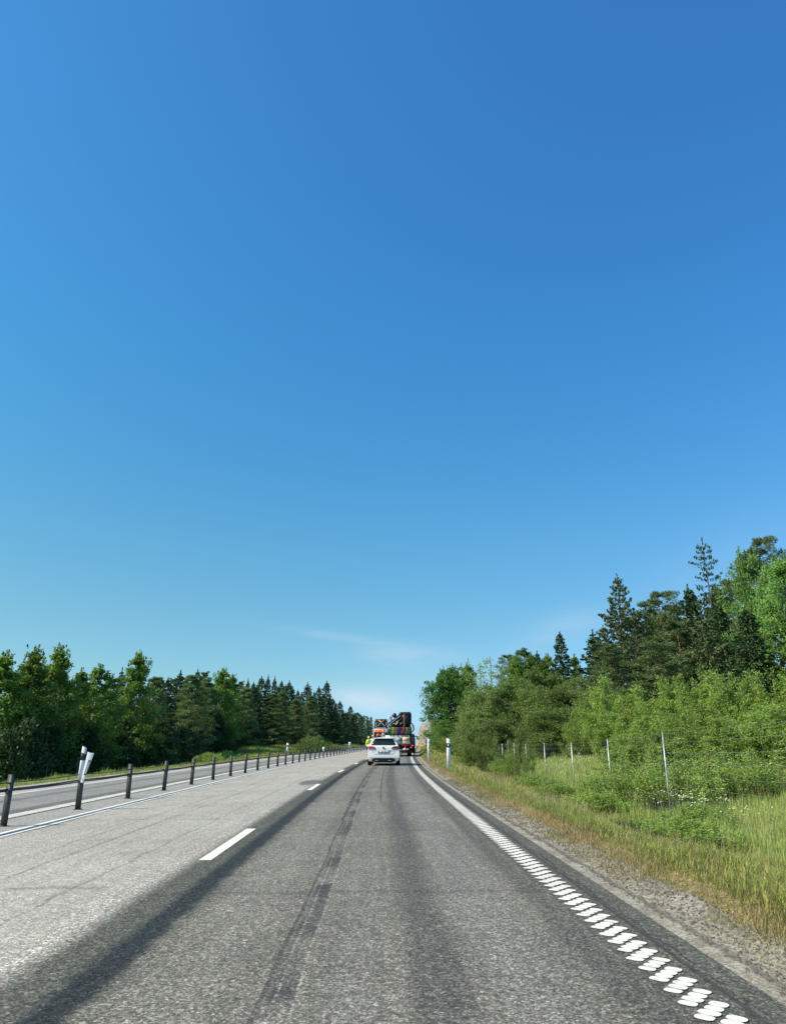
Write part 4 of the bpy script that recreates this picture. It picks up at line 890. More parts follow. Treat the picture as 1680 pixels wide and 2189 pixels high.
m = MB(); m.bar((0, .02, .5), (0, .02, 1.55), .1, .1); m.bar((-.25, .1, .5), (.1, .02, 1.5), .06, .06); m.build('mast', ORG, o)
m = MB(); m.cbox(-.42, .42, -.1, 1.2, .30, .62, .06); m.prism([(-.36, .62), (.3, .62), (.12, .95), (-.2, .95)], .1, .9); m.build('body', YEL, o)
for sx in (-.47, .47):
    m = MB(); m.cyl((sx, .5, .26), (1, 0, 0), .26, .14, 16); m.build('wheel', M_black, o, True)
m = MB(); m.cbox(-.40, .40, -.14, -.101, .40, .50, .01); m.build('tail_lamp_bar', simple('red_lens', (.55, .03, .02), .3), o)
l, h = (W(2.75, 148), 0); delineator('delineator_post', l, 1.05, 'plain white far delineator at the left foot of the rock face', 'delineators with black bands', .2)

# ---------------------------------------------------------------- cars and trucks
PAINTW = simple('white_car_paint', (.84, .81, .74), .3, var=.015, coat=.35)
GLASS = simple('dark_car_glass', (.012, .022, .026), .05, .0, var=.2, coat=.5)
TYRE = simple('tyre_rubber', (.020, .020, .021), .85, var=.25, scale=20)
RIM = simple('alloy_rim', (.45, .46, .47), .3, .8)
TRIM = simple('matt_black_trim', (.015, .015, .016), .6, var=.2)
CHROME = simple('chrome', (.62, .63, .64), .15, .95)
REDL = simple('red_tail_lens', (.45, .012, .015), .15, coat=.6, var=.1)
REDD = simple('shaded_tail_lens', (.16, .008, .01), .15, coat=.6, var=.1)  # same red lens, with the shade of the right side put into its colour
PLATE = simple('plate_white', (.78, .79, .80), .4); BLUE = simple('plate_blue', (.02, .06, .40), .4)
def textmesh(name, body, size, mat, parent, loc, rz=0.0, ext=.002, rx=PI / 2, align='CENTER', sx=1.0):
    cu = bpy.data.curves.new(name, 'FONT'); cu.body = body; cu.size = size; cu.extrude = ext; cu.align_x = align; cu.align_y = 'CENTER'; cu.offset = size * .012
    ob = bpy.data.objects.new(name, cu); COL.objects.link(ob)
    dg = bpy.context.evaluated_depsgraph_get(); me = bpy.data.meshes.new_from_object(ob.evaluated_get(dg)); bpy.data.objects.remove(ob)
    o = link(name, me, None, parent); me.materials.clear(); me.materials.append(mat); o.location = loc; o.rotation_euler = (rx, 0, rz); o.scale = (sx, 1, 1); return o
def heading(s_): return -math.atan(float(_slope(s_)))
def wheel(parent, x, y, r, w, rim=RIM):
    m = MB(); prof = [(-w / 2, r * .62), (-w / 2, r * .93), (-w * .38, r), (w * .38, r), (w / 2, r * .93), (w / 2, r * .62)]; n = 28; vs = []; fs = []
    for k in range(n):
        a = 2 * PI * k / n
        for px_, pr in prof: vs.append((px_, pr * math.cos(a), pr * math.sin(a)))
    q = len(prof)
    for k in range(n):
        k2 = (k + 1) % n
        for i in range(q - 1): fs.append((k * q + i, k * q + i + 1, k2 * q + i + 1, k2 * q + i))
    m.add(vs, fs); m.cyl((0, 0, 0), (1, 0, 0), r * .62, w * .5, 20); o = m.build('wheel', TYRE, parent, True); o.location = (x, y, r)
    s_ = 1 if x > 0 else -1; m = MB(); m.cyl((s_ * w * .30, 0, 0), (1, 0, 0), r * .60, w * .18, 24)
    for k in range(5):
        a = 2 * PI * k / 5; m.bar((s_ * w * .42, 0, 0), (s_ * w * .42, r * .56 * math.cos(a), r * .56 * math.sin(a)), .05, .05)
    m.build('rim', rim, o); return o

def estate_car(u, s_):
    x, y, z = W(u, s_); root = empty('estate_car', (x, y, z), heading(s_ + 2), 'white estate car driving close behind the crane truck', 'car')
    half = [(.0, .24), (.55, .22), (.80, .24), (.87, .33), (.905, .46), (.912, .62), (.90, .80), (.885, .92), (.85, 1.04), (.775, 1.17), (.70, 1.31), (.625, 1.42), (.52, 1.475), (.30, 1.50), (.0, 1.51)]
    def rake(zz): return np.interp(zz, [.2, .42, .58, .62, .95, 1.06, 1.2, 1.34, 1.42, 1.45, 1.51], [.06, .0, .0, .05, .07, .11, .22, .34, .40, .28, .30])
    st = [0, .10, .35, .8, 1.4, 2.0, 2.6, 3.0, 3.3, 3.6, 3.9, 4.3, 4.6, 4.74]
    cap = [9, 9, 9, 9, 9, 9, 1.47, 1.36, 1.20, 1.02, .96, .86, .76, .62]; ws = [1, 1.0, 1, 1, 1, 1, 1, 1, .995, .99, .98, .95, .88, .80]
    rings = []
    for yy, cz, wv in zip(st, cap, ws):
        ring = []
        for sx in (1, -1):
            pts = half if sx == 1 else half[-2:0:-1]
            for hx, hz in pts:
                k = 1.0 if yy else .975; zz = min(hz, cz)
                if cz < 1.3 and hz > cz: hx_ = hx * (.95 if hz < 1.2 else .9)
                else: hx_ = hx
                ring.append((sx * hx_ * wv * k, yy + rake(hz) * max(0, 1 - yy / 1.2), zz + (0 if yy > .05 else 0)))
        rings.append(ring)
    n = len(rings[0]); V = [p for r in rings for p in r]; F = []
    for i in range(len(rings) - 1):
        for k in range(n): k2 = (k + 1) % n; F.append((i * n + k, i * n + k2, (i + 1) * n + k2, (i + 1) * n + k))
    # rear face: horizontal strips between the two sides with a bulged middle
    H_ = len(half)
    def L(i): return i % n
    mid = []
    for i in range(1, H_ - 1): V.append((0, rings[0][i][1] - .035, rings[0][i][2])); mid.append(len(V) - 1)
    F.append((0, mid[0], 1)); F.append((0, n - 1, mid[0]))
    for i in range(1, H_ - 2):
        a, b = i, i + 1; a2, b2 = n - i, n - i - 1; m0, m1 = mid[i - 1], mid[i]; F.append((a, m0, m1, b)); F.append((m0, a2, b2, m1))
    F.append((H_ - 2, mid[-1], H_ - 1)); F.append((mid[-1], n - (H_ - 2), H_ - 1))
    base = (len(rings) - 1) * n; F.append(tuple(range(base, base + n)))
    me = mesh_np('body', np.array(V), F, smooth=True); body = link('body', me, PAINTW, root)
    ms = body.modifiers.new('edge', 'EDGE_SPLIT'); ms.split_angle = R(38)
    def yr(zz, xx): return float(rake(zz)) - .035 * (1 - abs(xx) / .85) - .012
    def face_panel(name, rows, mat, t=.006, parent=root, extra=0.0):
        """rows: list of (z, xleft, xright); panel laid on the tailgate"""
        m = MB(); vs = []; q = 9
        for lay in (0, 1):
            for zz, a, b in rows:
                for i in range(q): xx = a + (b - a) * i / (q - 1); vs.append((xx, yr(zz, xx) - extra + lay * t, zz))
        fs = []; N = q * len(rows)
        for r in range(len(rows) - 1):
            for i in range(q - 1):
                a = r * q + i; fs.append((a, a + 1, a + q + 1, a + q)); fs.append((N + a + 1, N + a, N + a + q, N + a + q + 1))
        ed = [i for i in range(q)] + [r * q + q - 1 for r in range(1, len(rows))] + [(len(rows) - 1) * q + i for i in range(q - 2, -1, -1)] + [r * q for r in range(len(rows) - 2, 0, -1)]
        for i in range(len(ed)): a, b = ed[i], ed[(i + 1) % len(ed)]; fs.append((b, a, N + a, N + b))
        m.add(vs, fs); return m.build(name, mat, parent, False)
    face_panel('rear_window', [(1.10, -.69, .69), (1.20, -.65, .65), (1.30, -.60, .60), (1.40, -.52, .52), (1.425, -.46, .46)], GLASS, extra=.006)
    face_panel('spoiler', [(1.43, -.50, .50), (1.452, -.56, .56), (1.475, -.50, .50)], PAINTW, .05, extra=.05)
    face_panel('tail_light', [(.875, -.86, -.46), (.92, -.872, -.45), (.97, -.865, -.47), (1.01, -.85, -.53), (1.035, -.83, -.66)], REDL, .02, extra=.014)
    face_panel('tail_light', [(.875, .46, .86), (.92, .45, .872), (.97, .47, .865), (1.01, .53, .85), (1.035, .66, .83)], REDD, .02, extra=.014)
    face_panel('lamp_reflector', [(.885, -.84, -.50), (.905, -.86, -.49)], simple('pale_lamp_strip', (.6, .35, .33), .2), .004, extra=.022)
    face_panel('lamp_reflector', [(.885, .50, .66), (.905, .49, .66)], simple('pale_lamp_strip', (.6, .35, .33), .2), .004, extra=.022)
    # joints of the tailgate and bumper
    face_panel('tailgate_joint', [(.612, -.52, .52), (.622, -.52, .52)], simple('joint_grey', (.25, .25, .26), .6), .003, extra=.001)
    for sx in (-1, 1): face_panel('tailgate_joint', [(.62, sx * .52 - .006, sx * .52 + .006), (.74, sx * .60 - .006, sx * .60 + .006), (.87, sx * .60 - .006, sx * .60 + .006)], simple('joint_grey', (.25, .25, .26), .6), .003, extra=.001)
    face_panel('bumper_line', [(.455, -.80, .80), (.465, -.80, .80)], simple('joint_grey', (.25, .25, .26), .6), .003, extra=.001)
    dif = face_panel('rear_diffuser', [(.19, -.46, .46), (.23, -.60, .60), (.30, -.68, .68), (.37, -.62, .62), (.41, -.50, .50)], TRIM, .1, extra=.01)
    for sx in (-1, 1): face_panel('bumper_reflector', [(.265, sx * .37 - .07, sx * .37 + .07), (.295, sx * .37 - .07, sx * .37 + .07)], simple('exhaust_trim', (.5, .5, .5), .3, .6), .004, parent=dif, extra=.018)
    rec = face_panel('plate_recess', [(.655, -.32, .32), (.70, -.35, .35), (.81, -.40, .40), (.825, -.40, .40)], simple('recess_shade', (.55, .55, .55), .5), .004, extra=.002)
    pl_ = face_panel('number_plate', [(.675, -.265, .265), (.785, -.265, .265)], PLATE, .006, extra=.012)
    fr = face_panel('plate_frame', [(.664, -.278, .278), (.674, -.278, .278)], TRIM, .006, parent=pl_, extra=.012)
    face_panel('blue_strip', [(.676, -.264, -.222), (.784, -.264, -.222)], BLUE, .004, parent=pl_, extra=.015)
    textmesh('plate_text', 'PJF 242', .105, M_black, pl_, (.02, yr(.73, 0) - .014, .73), sx=.98)
    # round maker's badge: V above W in a ring
    m = MB(); cz, cy, rr = .945, yr(.945, 0) - .012, .055
    ring = [(rr * math.cos(a), cy, cz + rr * math.sin(a)) for a in np.linspace(0, 2 * PI, 25)]; m.tube(ring, .007, 6, cap=False)
    for a, b in (((-.022, .045), (0, .008)), ((0, .008), (.022, .045)), ((-.043, .026), (-.022, -.038)), ((-.022, -.038), (0, -.004)), ((0, -.004), (.022, -.038)), ((.022, -.038), (.043, .026))):
        m.bar((a[0], cy - .004, cz + a[1]), (b[0], cy - .004, cz + b[1]), .009, .009, (0, 1, 0))
    m.build('badge', simple('badge_metal', (.28, .29, .30), .25, .8), root); m = MB(); m.cyl((0, cy + .006, cz), (0, 1, 0), rr, .006, 24); m.build('badge_disc', TRIM, root)
    face_panel('lettering', [(.795, -.52, -.42), (.807, -.52, -.42)], simple('lettering_red', (.6, .3, .28), .4), .003, extra=.003)
    face_panel('lettering', [(.795, .42, .52), (.812, .42, .52)], simple('lettering_grey', (.25, .27, .3), .4), .003, extra=.003)
    # side glass, roof rails, mirrors, wiper, aerial
    for sx in (-1, 1):
        def sp_(yy, zz, o_=.006): return (sx * (float(np.interp(zz, [1.04, 1.17, 1.31, 1.42], [.85, .775, .70, .625])) + o_), yy, zz)
        for (ya, yb, yc, yd) in ((.42, .95, .98, .62), (1.02, 1.95, 1.95, 1.05), (2.03, 3.0, 2.55, 2.03)):
            m = MB(); lo = [sp_(ya, 1.08), sp_(yb, 1.08)]; hi = [sp_(yc, 1.38), sp_(yd, 1.38)]; mi = [sp_((yb + yc) / 2, 1.24), sp_((ya + yd) / 2, 1.24)]
            m.add(lo + mi + hi, [(0, 1, 2, 3), (3, 2, 4, 5)]); m.build('side_window', GLASS, root)
        m = MB(); m.tube([(sx * .56, .55, 1.475), (sx * .565, .65, 1.535), (sx * .565, 2.4, 1.545), (sx * .56, 2.55, 1.48)], .018, 6); m.build('roof_rail', simple('rail_blue_grey', (.25, .30, .42), .3, .6), root, True)
        m = MB(); m.cbox(.88 if sx > 0 else -1.08, 1.08 if sx > 0 else -.88, 2.72, 2.86, .98, 1.12, .04); mi_ = m.build('wing_mirror', TRIM if sx > 0 else PAINTW, root); m = MB(); m.bar((sx * .80, 2.8, 1.02), (sx * .92, 2.8, 1.04), .05, .04); m.build('mirror_arm', TRIM, mi_)
        wheel(root, sx * .80, .86, .325, .22); wheel(root, sx * .80, 3.62, .325, .22)
        m = MB(); a = np.linspace(0, PI, 13); m.tube([(sx * .905, .86 + .36 * math.cos(t), .30 + .36 * math.sin(t)) for t in a], .014, 5); m.build('wheel_arch', TRIM, root, True)
    m = MB(); m.bar((-.02, .20, 1.115), (.32, .19, 1.135), .015, .02); m.build('rear_wiper', TRIM, root)
    m = MB(); m.cbox(-.5, .5, .5, 4.2, .16, .24, .03); m.build('underbody', TRIM, root)
    m = MB(); m.cbox(-.045, .045, .42, .62, 1.51, 1.56, .02); m.build('aerial_fin', PAINTW, root)
    return root
estate_car(-.15, 41.6)

DARKM = simple('crane_black', (.022, .024, .034), .38, .3, var=.35, scale=5)
def crane_truck(u, s_):
    x, y, z = W(u, s_); root = empty('crane_truck', (x, y, z), heading(s_ + 4), 'light grey truck carrying a folded black crane and coloured rope coils', 'truck')
    LG = simple('light_grey_body', (.55, .58, .54), .5, var=.08); MG = simple('mid_grey_panel', (.24, .29, .27), .5); OR = simple('orange_board', (.85, .36, .02), .5); RD = simple('red_lamp', (.55, .02, .02), .3)
    m = MB(); m.cbox(-1.20, 1.06, .0, .08, 1.12, 1.86, .02); m.build('tailboard', LG, root)
    m = MB(); m.box(-.14, .32, -.012, -.002, 1.33, 1.60); m.build('grey_panel', MG, root)
    m = MB(); m.bar((.10, -.03, 1.74), (.34, -.03, 1.42), .05, .03); m.build('strut', DARKM, root)
    m = MB(); m.cbox(.38, 1.05, -.10, -.014, 1.10, 1.67, .03); b = m.build('rear_box', simple('white_box', (.72, .74, .74), .4), root)
    m = MB(); m.box(.44, 1.00, -.112, -.102, 1.37, 1.62); m.build('orange_sign', OR, b)
    m = MB(); m.box(.34, .385, -.10, -.02, 1.10, 1.68); m.build('box_edge', DARKM, b)
    for xa, xb in ((.34, 1.04), (-1.1, -.4)):
        m = MB(); m.cbox(xa, xb, -.06, .04, .94, 1.08, .02); m.build('red_light_bar', RD, root)
    for sx in (.62, 1.17, -.85):
        m = MB(); m.cyl((sx, -.06, .80), (0, 1, 0), .055, .05, 14); m.build('tail_lamp', simple('bright_red_lamp', (.8, .05, .03), .3, emit=((1, .08, .04), 1.2)), root)
    m = MB(); m.cbox(.44, .96, -.04, -.015, .58, .70, .005); pl2 = m.build('number_plate', PLATE, root); m = MB(); m.prism([(.55, .59), (.72, .59), (.635, .74)], -.055, -.043); m.build('triangle_reflector', simple('white_reflector', (.75, .75, .78), .3), root)
    m = MB(); m.box(-1.2, 1.2, -.02, .12, .40, .56); m.box(-.45, .45, .1, 8.2, .62, .95); m.build('chassis', TRIM, root)
    m = MB(); m.cbox(-1.22, 1.22, .085, 6.2, 1.02, 1.18, .03); m.build('deck', simple('deck_grey', (.16, .16, .17), .7), root)
    for sx in (-1, 1):
        m = MB(); m.box(sx * 1.235 - .02, sx * 1.235 + .02, .1, 6.1, 1.18, 1.72); m.build('side_board', LG, root)
        for yy in (1.3, 2.65, 6.9): wheel(root, sx * 1.02, yy, .5, .42)
        m = MB(); m.box(sx * 1.0 - .22, sx * 1.0 + .22, .16, .19, .28, .80); m.build('mud_flap', TRIM, root)
    m = MB(); m.cbox(-1.2, 1.2, 6.4, 8.5, .7, 2.75, .12); m.build('cab', simple('cab_red_brown', (.30, .05, .03), .4, coat=.4), root)
    # right-hand column, rope rail, timber
    m = MB(); m.box(1.08, 1.14, .1, .2, .5, 2.9); m.box(1.19, 1.25, .1, .2, .5, 2.75); m.box(1.08, 1.25, .12, .2, 1.5, 1.58); m.box(1.08, 1.25, .12, .2, 2.2, 2.28); m.build('ladder_frame', DARKM, root)
    m = MB(); m.bar((-1.05, .02, 2.55), (1.2, .02, 2.55), .05, .05); m.bar((-1.05, .02, 1.86), (-1.05, .02, 2.55), .05, .05); m.bar((-.85, .3, 1.8), (1.05, .3, 1.8), .05, .7); m.build('rope_rail', DARKM, root)
    rr = random.Random(3)
    def coil(name, xa, xb, col, n, z0=1.90, z1=2.54):
        m = MB()
        for i in range(n):
            cx = xa + (xb - xa) * (i + .5) / n; w = rr.uniform(.03, .075); zb = z0 + rr.uniform(-.03, .12)
            pts = [(cx + w * math.sin(q) * (1.1 - .25 * math.cos(q)), -.05 - .02 * math.sin(q * 2), (z1 + zb) / 2 + (z1 - zb) / 2 * math.cos(q)) for q in np.linspace(.15, 2 * PI - .15, 15)]
            m.tube(pts, .016, 5)
        tag(m.build(name, simple(name + '_' + '%d%d' % (int(col[0] * 99), int(col[2] * 99)), col, .8), root, True), col_label[col])
    col_label = {(0.014, 0.210, 0.084): 'green rope coil', (0.434, 0.420, 0.070): 'yellow rope coil', (0.210, 0.210, 0.070): 'olive rope coil', (0.112, 0.028, 0.294): 'purple rope coil', (0.455, 0.126, 0.056): 'orange rope coil', (0.350, 0.364, 0.140): 'pale yellow rope coil', (0.084, 0.140, 0.084): 'dark green rope coil'}
    for a in ((-.96, -.57, (0.014, 0.210, 0.084), 6), (-.55, -.38, (0.434, 0.420, 0.070), 4), (-.28, -.04, (0.210, 0.210, 0.070), 5), (.0, .33, (0.112, 0.028, 0.294), 7), (.34, .48, (0.455, 0.126, 0.056), 4), (.69, .80, (0.350, 0.364, 0.140), 3), (.84, 1.14, (0.084, 0.140, 0.084), 6)): coil('rope_coil', *a)
    m = MB(); m.tube([(.60, -.02, 1.87), (.58, -.02, 2.8), (.56, .0, 3.78)], [.085, .08, .07], 8); m.build('timber_post', simple('brown_timber', (.16, .075, .04), .85, var=.3), root, True)
    # the folded crane
    m = MB()
    for (a, b, w, yy) in (((-.98, 2.80), (.36, 3.84), .13, .30), ((-.84, 2.70), (.60, 3.80), .14, .40), ((-.66, 2.62), (.80, 3.66), .13, .34), ((-.42, 2.60), (.84, 3.46), .13, .42), ((-.16, 2.58), (.9, 3.26), .12, .34), ((.12, 2.58), (.92, 3.02), .10, .40), ((.4, 2.58), (.95, 2.86), .10, .35)): m.bar((a[0], yy, a[1]), (b[0], yy, b[1]), .18, w)
    m.build('crane_boom', DARKM, root)
    m = MB()
    for k in range(5): m.bar((-.28 + k * .14, .30 + .05 * k, 2.60), (.66 + k * .12, .30 + .05 * k, 3.30 - k * .03), .07, .045)
    m.build('crane_extension', simple('crane_violet_black', (.045, .045, .085), .35, .4), root)
    m = MB(); m.prism([(-.92, 2.56), (-.90, 2.78), (-.1, 3.32), (.5, 3.55), (1.1, 3.5), (1.1, 2.56)], .62, .95); m.box(-.98, 1.1, .12, .2, 1.86, 2.5); m.build('crane_body_and_dark_backing', DARKM, root)  # crane mass, plus a dark panel added behind the ropes to darken their gaps
    m = MB(); m.prism([(.05, 3.70), (.12, 3.90), (1.05, 3.93), (1.2, 3.82), (1.24, 3.6), (1.22, 3.0), (1.1, 2.65), (.55, 2.62), (.62, 3.1), (.30, 3.50)], .25, .95); m.build('crane_head', DARKM, root)
    m = MB(); m.prism([(-.90, 2.52), (-.92, 2.78), (-.6, 2.9), (-.22, 2.74), (-.28, 2.50)], .15, .7); m.build('crane_base', DARKM, root)
    m = MB(); m.cyl((-.36, .45, 3.62), (0, 1, 0), .21, .16, 24); m.cyl((-.36, .36, 3.62), (0, 1, 0), .10, .06, 16); hr = m.build('hose_reel', DARKM, root)
    m = MB(); m.cyl((-.38, .32, 3.60), (0, 1, 0), .03, .04, 10); m.build('reel_hub', CHROME, hr)
    m = MB(); m.prism([(-.86, 3.50), (-.70, 3.60), (-.52, 3.42), (-.55, 3.1), (-.72, 3.12), (-.78, 3.35)], .3, .5); m.prism([(-.50, 3.42), (-.36, 3.40), (-.42, 3.18), (-.5, 3.12)], .3, .5); m.build('white_cover', simple('pale_blue_white', (.66, .72, .80), .5), root)
    m = MB(); m.bar((-.90, .25, 2.8), (-.90, .25, 3.62), .035, .035); m.bar((-.9, .25, 3.62), (-.5, .25, 3.60), .03, .03); m.build('steel_frame', CHROME, root)
    m = MB(); m.tube([(-.26, .22, 2.78), (-.14, .22, 2.86), (-.02, .22, 3.06)], [.045, .05, .03], 8); m.build('yellow_hose_joint', simple('pale_yellow', (.7, .68, .35), .5), root)
    m = MB(); m.tube([(1.10, .5, 2.95), (1.28, .45, 2.88), (1.40, .45, 2.66), (1.43, .45, 2.36)], [.05, .05, .06, .065], 8); m.tube([(1.43, .45, 2.36), (1.37, .45, 2.24), (1.26, .42, 2.10)], [.07, .045, .03], 8); m.build('crane_hook_arm', DARKM, root, True)
    m = MB()
    for k in range(4): m.tube([(.2 + k * .22, .2, 3.72 - k * .05), (.35 + k * .2, .12, 3.55 - k * .12), (.5 + k * .15, .2, 3.2 - k * .05), (.75 + k * .1, .2, 2.9)], .018, 5)
    m.tube([(.75, .2, 3.84), (.95, .16, 3.80), (1.18, .2, 3.68), (1.2, .2, 3.2), (1.12, .2, 2.7)], .02, 5); m.build('hydraulic_hose', simple('hose_grey', (.09, .09, .11), .4), root, True)
    m = MB(); m.cyl((.42, .3, 2.98), (1, 0, .7), .05, .3, 12); m.cyl((.1, .28, 3.2), (1, 0, .7), .03, .5, 10); m.build('hydraulic_ram', CHROME, root)
    return root
crane_truck(.43, 67.5)

def arrow_trailer(u, s_):
    x, y, z = W(u, s_); root = empty('arrow_board_trailer', (x, y, z), heading(s_), 'roadwork trailer with a black lamp board and orange light bar', 'sign trailer')
    X = lambda ax: (378 + ax * .525 - 543) * .00679 - 1.0; Z = lambda ay: 6.82 - .00656 * (252 + ay * .525)
    m = MB(); m.cbox(X(338), X(750), .0, .08, Z(727), Z(437), .015); bd = m.build('lamp_board', M_black, root)
    m = MB(); m.bar((X(342), -.008, Z(437)), (X(750), -.008, Z(437)), .03, .02); m.build('board_rim', simple('blue_grey_rim', (.12, .16, .2), .4, .3), bd)
    off_ = simple('unlit_lamp', (.50, .49, .47), .3); on_ = simple('amber_lamp', (.8, .4, .1), .3, emit=((1, .45, .1), 1.0))
    pts = [(493, 472), (527, 508), (558, 540), (592, 575), (623, 610), (658, 645), (623, 470), (592, 507), (525, 575), (490, 610), (458, 645), (395, 565), (395, 612), (395, 662), (395, 710), (440, 710), (485, 710), (530, 710), (577, 710), (630, 708), (675, 710), (717, 565), (717, 610)]
    for i, (a, b) in enumerate(pts):
        m = MB(); m.cyl((X(a), -.015, Z(b)), (0, 1, 0), .058, .03, 14); m.build('lamp', on_ if i < 2 else off_, bd)
    m = MB(); m.cyl((X(370), -.018, Z(472)), (0, 1, 0), .10, .035, 18); m.build('large_lamp', off_, bd); m = MB(); m.cyl((X(735), -.018, Z(472)), (0, 1, 0), .09, .035, 18); m.build('large_lamp', off_, bd)
    WF = simple('white_frame', (.78, .80, .80), .4)
    m = MB(); m.bar((X(312), -.02, Z(742)), (X(700), -.02, Z(742)), .05, .045); m.bar((X(320), -.02, .5), (X(320), -.02, Z(742)), .05, .05); m.bar((X(692), -.02, Z(800)), (X(692), -.02, Z(742)), .05, .04)
    m.bar((X(580), -.05, Z(868)), (X(690), -.05, Z(868)), .04, .05); m.bar((X(582), -.05, 1.0), (X(582), -.05, Z(868)), .05, .05); m.build('frame', WF, root)
    m = MB(); m.cbox(X(330), X(684), -.05, .03, Z(830), Z(757), .015); lb_ = m.build('light_bar', simple('orange_red_lens', (.85, .09, .015), .35, emit=((1, .12, .02), .35)), root)
    for a, b in ((360, 385), (440, 475), (520, 545), (580, 632)):
        m = MB(); m.box(X(a), X(b), -.058, -.052, Z(822), Z(765)); m.build('lens_segment', simple('amber_lens', (.85, .30, .02), .3, emit=((1, .35, .03), .5)), lb_)
    m = MB(); m.box(X(328), 1.0, .03, .1, 1.2, Z(835)); m.build('dark_panel', M_black, root)
    m = MB(); m.prism([(X(412), Z(945)), (X(494), Z(945)), (X(455), Z(860))], -.01, .02); m.build('warning_triangle', simple('orange_triangle', (.85, .13, .03), .4, emit=((1, .15, .03), .25)), root)
    m = MB(); m.cbox(-1.0, 1.0, .1, 3.2, .55, 1.15, .04); m.box(-.05, .05, 3.2, 4.6, .55, .65); m.build('chassis', simple('trailer_grey', (.35, .36, .37), .5), root)
    for sx in (-1, 1): wheel(root, sx * .82, 1.2, .36, .22)
    m = MB(); m.cbox(X(600), X(655), -.08, -.02, Z(935), Z(900), .02); m.build('control_box', WF, root)
    return root
arrow_trailer(-1.56, 81)

def far_truck(u, s_):
    x, y, z = W(u, s_); root = empty('dark_lorry', (x, y, z), heading(s_ + 4), 'dark lorry with a side mirror ahead of the crane truck', 'truck')
    m = MB(); m.cbox(-1.2, 1.2, 0, 5.4, .75, 1.75, .06); m.build('load_body', simple('dark_load', (.06, .055, .06), .6, var=.4), root)
    m = MB(); m.cbox(-1.15, 1.15, 5.7, 7.6, .55, 2.25, .15); cab_ = m.build('cab', simple('dark_cab', (.04, .05, .07), .35, coat=.5), root)
    m = MB(); m.box(-.9, .9, 5.685, 5.7, 1.45, 2.0); m.build('cab_rear_window', GLASS, cab_)
    for sx in (-1, 1):
        m = MB(); m.bar((sx * 1.15, 7.0, 1.9), (sx * 1.42, 7.0, 1.9), .05, .05); m.cbox(sx * 1.46 - .08, sx * 1.46 + .08, 6.9, 7.0, 1.55, 2.0, .03); m.build('wing_mirror', TRIM, root)
        for yy in (1.1, 2.2, 6.5): wheel(root, sx * 1.0, yy, .46, .36)
        m = MB(); m.cyl((sx * .9, -.03, .85), (0, 1, 0), .07, .05, 12); m.build('tail_lamp', simple('bright_red_lamp', (.8, .05, .03), .3), root)
    m = MB(); m.cbox(1.12, 1.34, 5.8, 6.6, 1.9, 2.12, .05); m.build('white_air_deflector', M_white, root)
    m = MB(); m.box(-1.0, 1.0, .05, 7.2, .5, .74); m.build('chassis', TRIM, root)
    return root
far_truck(.78, 87)
# upright grey cabinet standing behind the workers
x, y, z = W(-2.95, 79); o = empty('equipment_cabinet', (x, y, z), 0, 'grey upright cabinet standing behind the two workers', 'cabinet')
m = MB(); m.cbox(-.15, .15, 0, .5, .12, 1.58, .03); m.build('housing', simple('cabinet_grey', (.38, .42, .45), .5), o); m = MB(); m.box(-.12, .12, -.012, -.002, .3, 1.45); m.build('door', simple('cabinet_door', (.32, .36, .40), .5), o)
m = MB(); m.box(-.15, -.09, .02, .48, 0, .12); m.box(.09, .15, .02, .48, 0, .12); m.build('foot', TRIM, o)

